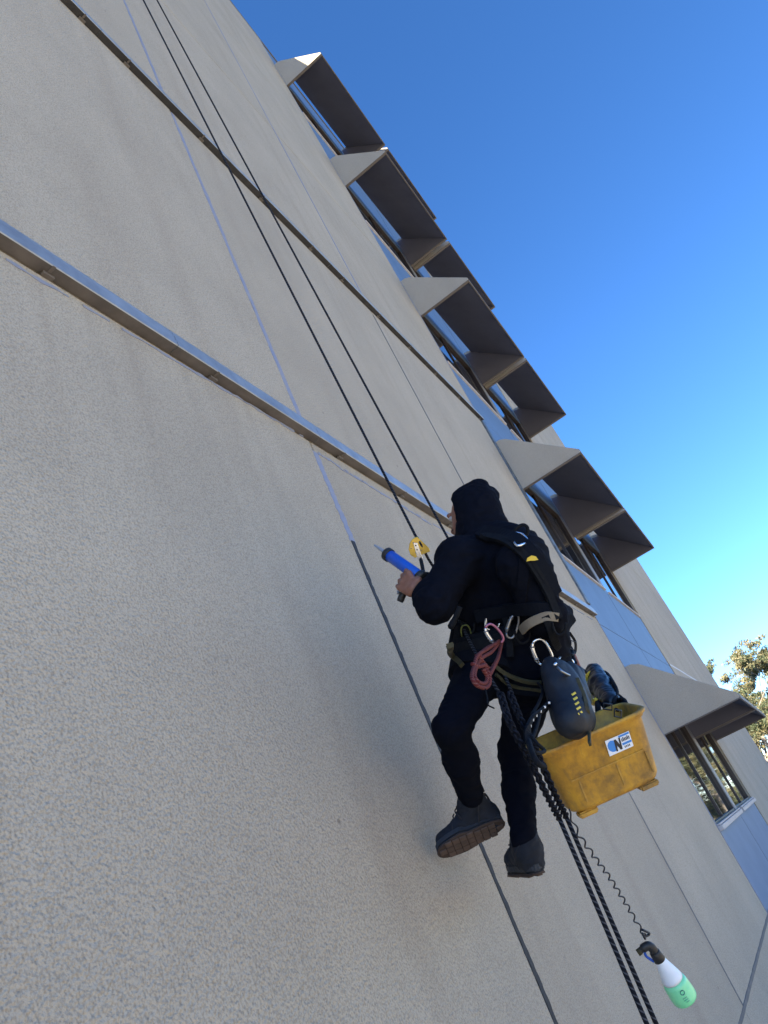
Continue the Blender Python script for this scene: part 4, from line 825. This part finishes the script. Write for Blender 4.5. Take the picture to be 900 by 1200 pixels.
# sticker: white ground, blue roundel and bars, heavy slanted black N
ST = MB(); ST.prism([side_pt(.018, .020, .001), side_pt(.108, .020, .001), side_pt(.112, .072, .001), side_pt(.022, .072, .001)], -BW * .0012); ST = ST.build('sticker', M['label_white'], BUC)
def flat(name, pl, m, o_=.0026): q = MB(); q.prism([side_pt(l, z, o_) for l, z in pl], -BW * .0006); return q.build(name, m, ST)
flat('blue_roundel', [(.040 + .017 * math.cos(i * math.tau / 16), .047 + .019 * math.sin(i * math.tau / 16)) for i in range(16)], M['label_blue'])
flat('blue_bar', [(.070, .064), (.109, .064), (.1095, .070), (.0705, .070)], M['label_blue']); flat('blue_bar', [(.074, .036), (.108, .036), (.1085, .043), (.0745, .043)], M['label_blue'])
flat('letter_n', [(.046, .026), (.052, .026), (.0545, .045), (.062, .026), (.069, .026), (.074, .064), (.068, .064), (.0655, .043), (.058, .064), (.051, .064)], M['label_black'], .0034)
for i in range(6): flat('small_print', [(.076 + i * .0052, .048), (.0792 + i * .0052, .048), (.0802 + i * .0052, .058 + .003 * (i % 3 == 1)), (.077 + i * .0052, .058 + .003 * (i % 3 == 1))], M['label_black'])
for i in range(4): flat('small_print', [(.078 + i * .0056, .026), (.081 + i * .0056, .026), (.0815 + i * .0056, .0325), (.0785 + i * .0056, .0325)], M['label_black'])
# bucket slings
rimL = bc - BL * (bL + .005) + BU * (bH - .02); hip = at(640, 812, .70)
band('sling_webbing', catmull([at(648, 818, .72), at(636, 832, .73), at(624, 842, .74), at(619, 856, .745), at(620, 872, BO)], 5), [Vector(_f) * -1] * 21, .024, .004, M['web'], BUC)
for i, (u, v) in enumerate([(643, 823), (638, 828), (633, 833), (628, 838), (624, 843), (621, 850)]):
    o2, a2, b2, c2_, k2 = frame_at(u, v, .74); q = MB(); q.obox(o2 + c2_ * .006, (a2, b2, c2_), (.0035, .0035, .001)); q.build('stitch', M['label_white'], BUC)
tube('sling_cord', catmull([at(632, 838, .74), at(628, 854, .745), at(622, 872, BO), at(626, 884, BO + .01)], 6), .0065, M['web'], BUC, 7)
tube('sling_cord', catmull([at(622, 862, .75), at(630, 872, .76), at(638, 880, .765), at(628, 882, .765), at(622, 874, .76)], 6), .0055, M['web'], BUC, 7)
tube('sling_cord', catmull([at(619, 868, .755), at(624, 884, .77), at(630, 894, .775), at(637, 898, .775)], 6), .0085, M['web'], BUC, 7)
tube('sling_cord', catmull([at(623, 838, .73), at(632, 822, .72), at(636, 808, .71), at(630, 800, .70)], 6), .0055, M['web'], BUC, 7)

# ------------------------------------------------------------------ tool bag on the big carabiner
TB = .775
def bagp(u, v, d=0.0): return at(u, v, TB + d)
BAG = empty('tool_bag', bagp(657, 782), 'navy fabric tool bag with yellow dashes hanging from the silver carabiner', 'bag')
_, ba, bb_, bcw, bk2 = frame_at(662, 822, TB)
bag_prims = [cap(bagp(656, 793), bagp(673, 843), .048, .056, .03), cap(bagp(667, 790), bagp(676, 842), .042, .050, .06), cap(bagp(657, 800), bagp(668, 845), .044, .048, .06), cap(bagp(644, 777), bagp(652, 800), .016, .036, .05), cap(bagp(675, 788), bagp(680, 820), .022, .04, .05), cap(bagp(645, 784), bagp(678, 791), .017, .017, .05)]
SACK = sdf_mesh('sack', bag_prims, M['bagnavy'], BAG, res=.006, cuts=[cap(bagp(662, 768, .0), bagp(666, 781, .0), .030, .024)], folds=(.003, 18, (1, 1, .5)), smooth=7)
tube('rim_wire', catmull([bagp(650, 779, .03), bagp(658, 769, .01), bagp(668, 772, -.02), bagp(678, 784, -.01), bagp(683, 792, .02)], 6), .0058, M['alloy'], BAG, 7)
tube('rim_wire', catmull([bagp(653, 782, .04), bagp(660, 788, .05), bagp(668, 792, .05)], 6), .0050, M['alloy_dark'], BAG, 7)
for (u, v, m_) in ((664, 783, 'alloy'), (668, 786, 'label_white'), (660, 781, 'pink')):
    p = bagp(u, v, .0); q = MB(); q.obox(p, (ba, bb_, bcw), (.008, .018, .006)); q.build('tool_handle', M[m_], BAG, bevel=.002)
bB = bvh_of([SACK])
def on_bag(u, v, lift=.002):
    d = (at(u, v, .3) - CAMP).normalized(); h = bB.ray_cast(CAMP, d); return (h[0] - d * lift if h[0] is not None else bagp(u, v, .05))
for i in range(5):
    for j, (du, dv, m_) in enumerate(((0, 0, 1),)):
        u = 672.5 + i * 1.9; v = 812 + i * 5.6; q = MB(); A = [on_bag(u - 3, v + 1.5), on_bag(u + 1.5, v - 1.5), on_bag(u + 3, v + .5), on_bag(u - 1.5, v + 3.5)]; q.prism(A, Vector(_f) * .003); q.build('yellow_mark', M['yellow'], BAG)
band('edge_strap', catmull([on_bag(676, 795), on_bag(684, 815), on_bag(688, 832), bagp(690, 850, .03), bagp(691, 872, .03)], 5), [Vector(_f) * -1] * 21, .014, .004, M['olive'], BAG)

# black rigging gear hanging from the harness into the bucket
RIG = empty('rigging_gear', at(700, 800, .72), 'black rigging straps with yellow trim hanging from the harness into the bucket', 'rigging gear')
rp_ = lambda u, v, o_=.75: at(u + (3 if u > 688 else 0), v, o_ + max(0, u - 688) * .0032 - max(0, v - 832) * .0042)
sdf_mesh('pouch', [cap(rp_(693, 787), rp_(701, 805), .036, .046, .03), cap(rp_(701, 805), rp_(714, 824), .044, .036, .03)], M['gear'], RIG, res=.006, folds=(.004, 24), smooth=1)
for l_, r_, m_ in (([(664, 752), (670, 762), (672, 772), (676, 780), (686, 788)], .0075, 'web'), ([(668, 742), (674, 752), (674, 764), (669, 768)], .0055, 'web'), ([(672, 768), (678, 782), (683, 790)], .009, 'rust'), ([(683, 788), (688, 808), (692, 824), (695, 820)], .0075, 'yellow'),
                   ([(697, 818), (698, 835), (697, 852), (699, 876)], .010, 'web'), ([(708, 822), (716, 834), (722, 850), (721, 868)], .010, 'web'), ([(692, 786), (706, 788), (714, 798), (720, 812), (716, 826), (720, 846)], .0075, 'web'), ([(712, 812), (724, 818), (731, 830), (728, 846), (731, 860)], .009, 'web'), ([(704, 826), (712, 836), (720, 832), (728, 824), (726, 838), (716, 846), (724, 856)], .0085, 'web'), ([(716, 822), (728, 820), (732, 836), (722, 842), (714, 856), (716, 872)], .007, 'web')):
    tube('strap', catmull([rp_(u, v, .752 + .016 * math.sin(i * 1.7 + u)) for i, (u, v) in enumerate(l_)], 6), r_ * 1.2, M[m_], RIG, 7)
for u, v, w_, h_ in ((671, 756, 4, 6), (712, 828, 5, 4), (724, 836, 4, 5)):
    tube('buckle', [p for p in face_pts(u, v, .80 + max(0, u - 688) * .0032, [(-w_, -h_), (w_, -h_ * .6), (w_, h_), (-w_, h_ * .7)])], .0032, M['gear'], RIG, 6, True)
q = MB(); q.prism(face_pts(686, 793, .745, [(-6, -5), (2, -4), (6, -7), (3, 1), (5, 8), (-1, 3)]), Vector(_f) * .006); q.build('yellow_tab', M['yellow'], RIG, bevel=.001)

# ------------------------------------------------------------------ spray bottle on its coiled lanyard
LO = .56
c = catmull([at(667, 948, .70), at(676, 974, .68), at(695, 1002, .66), at(714, 1028, .63), at(729, 1052, .60), at(741, 1072, .575), at(752, 1091, LO), at(757, 1096, LO)], 30)
LAN = empty('coiled_lanyard', c[0], 'thin black coiled lanyard between the bucket and the spray bottle', 'lanyard')
pts = []; L = 0
for i, p in enumerate(c):
    if i: L += (c[i] - c[i - 1]).length
    t = (c[min(i + 1, len(c) - 1)] - c[max(i - 1, 0)]).normalized(); s = t.cross(_f).normalized(); d = t.cross(s) * .35; am = min(1, i / 20) * min(1, (len(c) - 1 - i) / 14) * .0062
    an = math.tau * L / .062; pts.append(p + s * math.cos(an) * am + d * math.sin(an) * am)
tube('coil', pts, .0026, M['coil'], LAN, 6)
tube('knot', catmull([at(751, 1089, LO), at(756, 1091, LO + .01), at(761, 1094, LO), at(757, 1097, LO - .01), at(753, 1094, LO + .01), at(756, 1100, LO)], 6), .0042, M['coil'], LAN, 7)
BT = at(762, 1108, LO); _, xa, ya, za, kk = frame_at(762, 1108, LO); BE = at(803, 1170, LO); AX = (BE - BT).normalized(); Lb = (BE - BT).length
BOT = empty('spray_bottle', BT, 'white spray bottle half full of green liquid hanging below the bucket', 'bottle')
sc_ = Lb / .23
bm_white = mat('bottle_plastic', (0.80, 0.84, 0.88), .35, var=(.72, .77, .82), vscale=20, sss=.1)
bm_green = mat('bottle_green_liquid', (0.22, 0.76, 0.40), .3, var=(.30, .84, .44), vscale=30, coat=.3, sss=.2)
lathe('upper_shell', BT, AX, [(t * sc_, r * sc_) for t, r in [(.060, .0190), (.062, .0205), (.075, .0230), (.105, .0310), (.135, .0390), (.145, .0412)]], bm_white, BOT, 24)
lathe('lower_shell', BT, AX, [(t * sc_, r * sc_) for t, r in [(.1455, .0413), (.165, .0462), (.185, .0480), (.205, .049), (.224, .0485), (.230, .045)]], bm_green, BOT, 24)
lathe('collar', BT, AX, [(t * sc_, r * sc_) for t, r in [(.026, .017), (.028, .0195), (.062, .0225), (.064, .019)]], M['gunblack'], BOT, 18)
SD = (-xa - AX * (-xa).dot(AX)).normalized()
tube('trigger_head', catmull([BT + AX * (.030 * sc_), BT + AX * (.012 * sc_), BT - AX * (.004 * sc_) + SD * (.006 * sc_), BT - AX * (.006 * sc_) + SD * (.030 * sc_), BT - AX * (.004 * sc_) + SD * (.046 * sc_)], 5), [.0165 * sc_] * 8 + [.015 * sc_] * 8 + [.011 * sc_] * 5, M['gunblack'], BOT, 10)
tube('nozzle', [BT - AX * (.004 * sc_) + SD * (.040 * sc_), BT - AX * (.003 * sc_) + SD * (.054 * sc_)], .012 * sc_, M['olive'], BOT, 10)
tube('trigger', catmull([BT + SD * (.030 * sc_) + AX * .004, BT + AX * (.025 * sc_) + SD * (.034 * sc_), BT + AX * (.055 * sc_) + SD * (.022 * sc_)], 5), .005 * sc_, M['gunblue'], BOT, 7)
# small printed emblem on the lower shell
fr = (za - AX * za.dot(AX)).normalized(); sd2 = AX.cross(fr)
def emb(t, s, r): return BT + AX * (t * sc_) + (fr * math.cos(s / r) + sd2 * math.sin(s / r)) * (r * sc_ + .0012)
tube('printed_emblem', [emb(.172 + .008 * math.sin(i * math.tau / 10), -.004 + .008 * math.cos(i * math.tau / 10), .0478) for i in range(10)], .0012, mat('emblem_teal', (.02, .12, .16), .5), BOT, 5, True)
for i in range(3): tube('printed_line', [emb(.190 + i * .008, -.010 + .006 * j, .0508) for j in range(4 - (i == 2))], .0007, bpy.data.materials['emblem_teal'], BOT, 4)
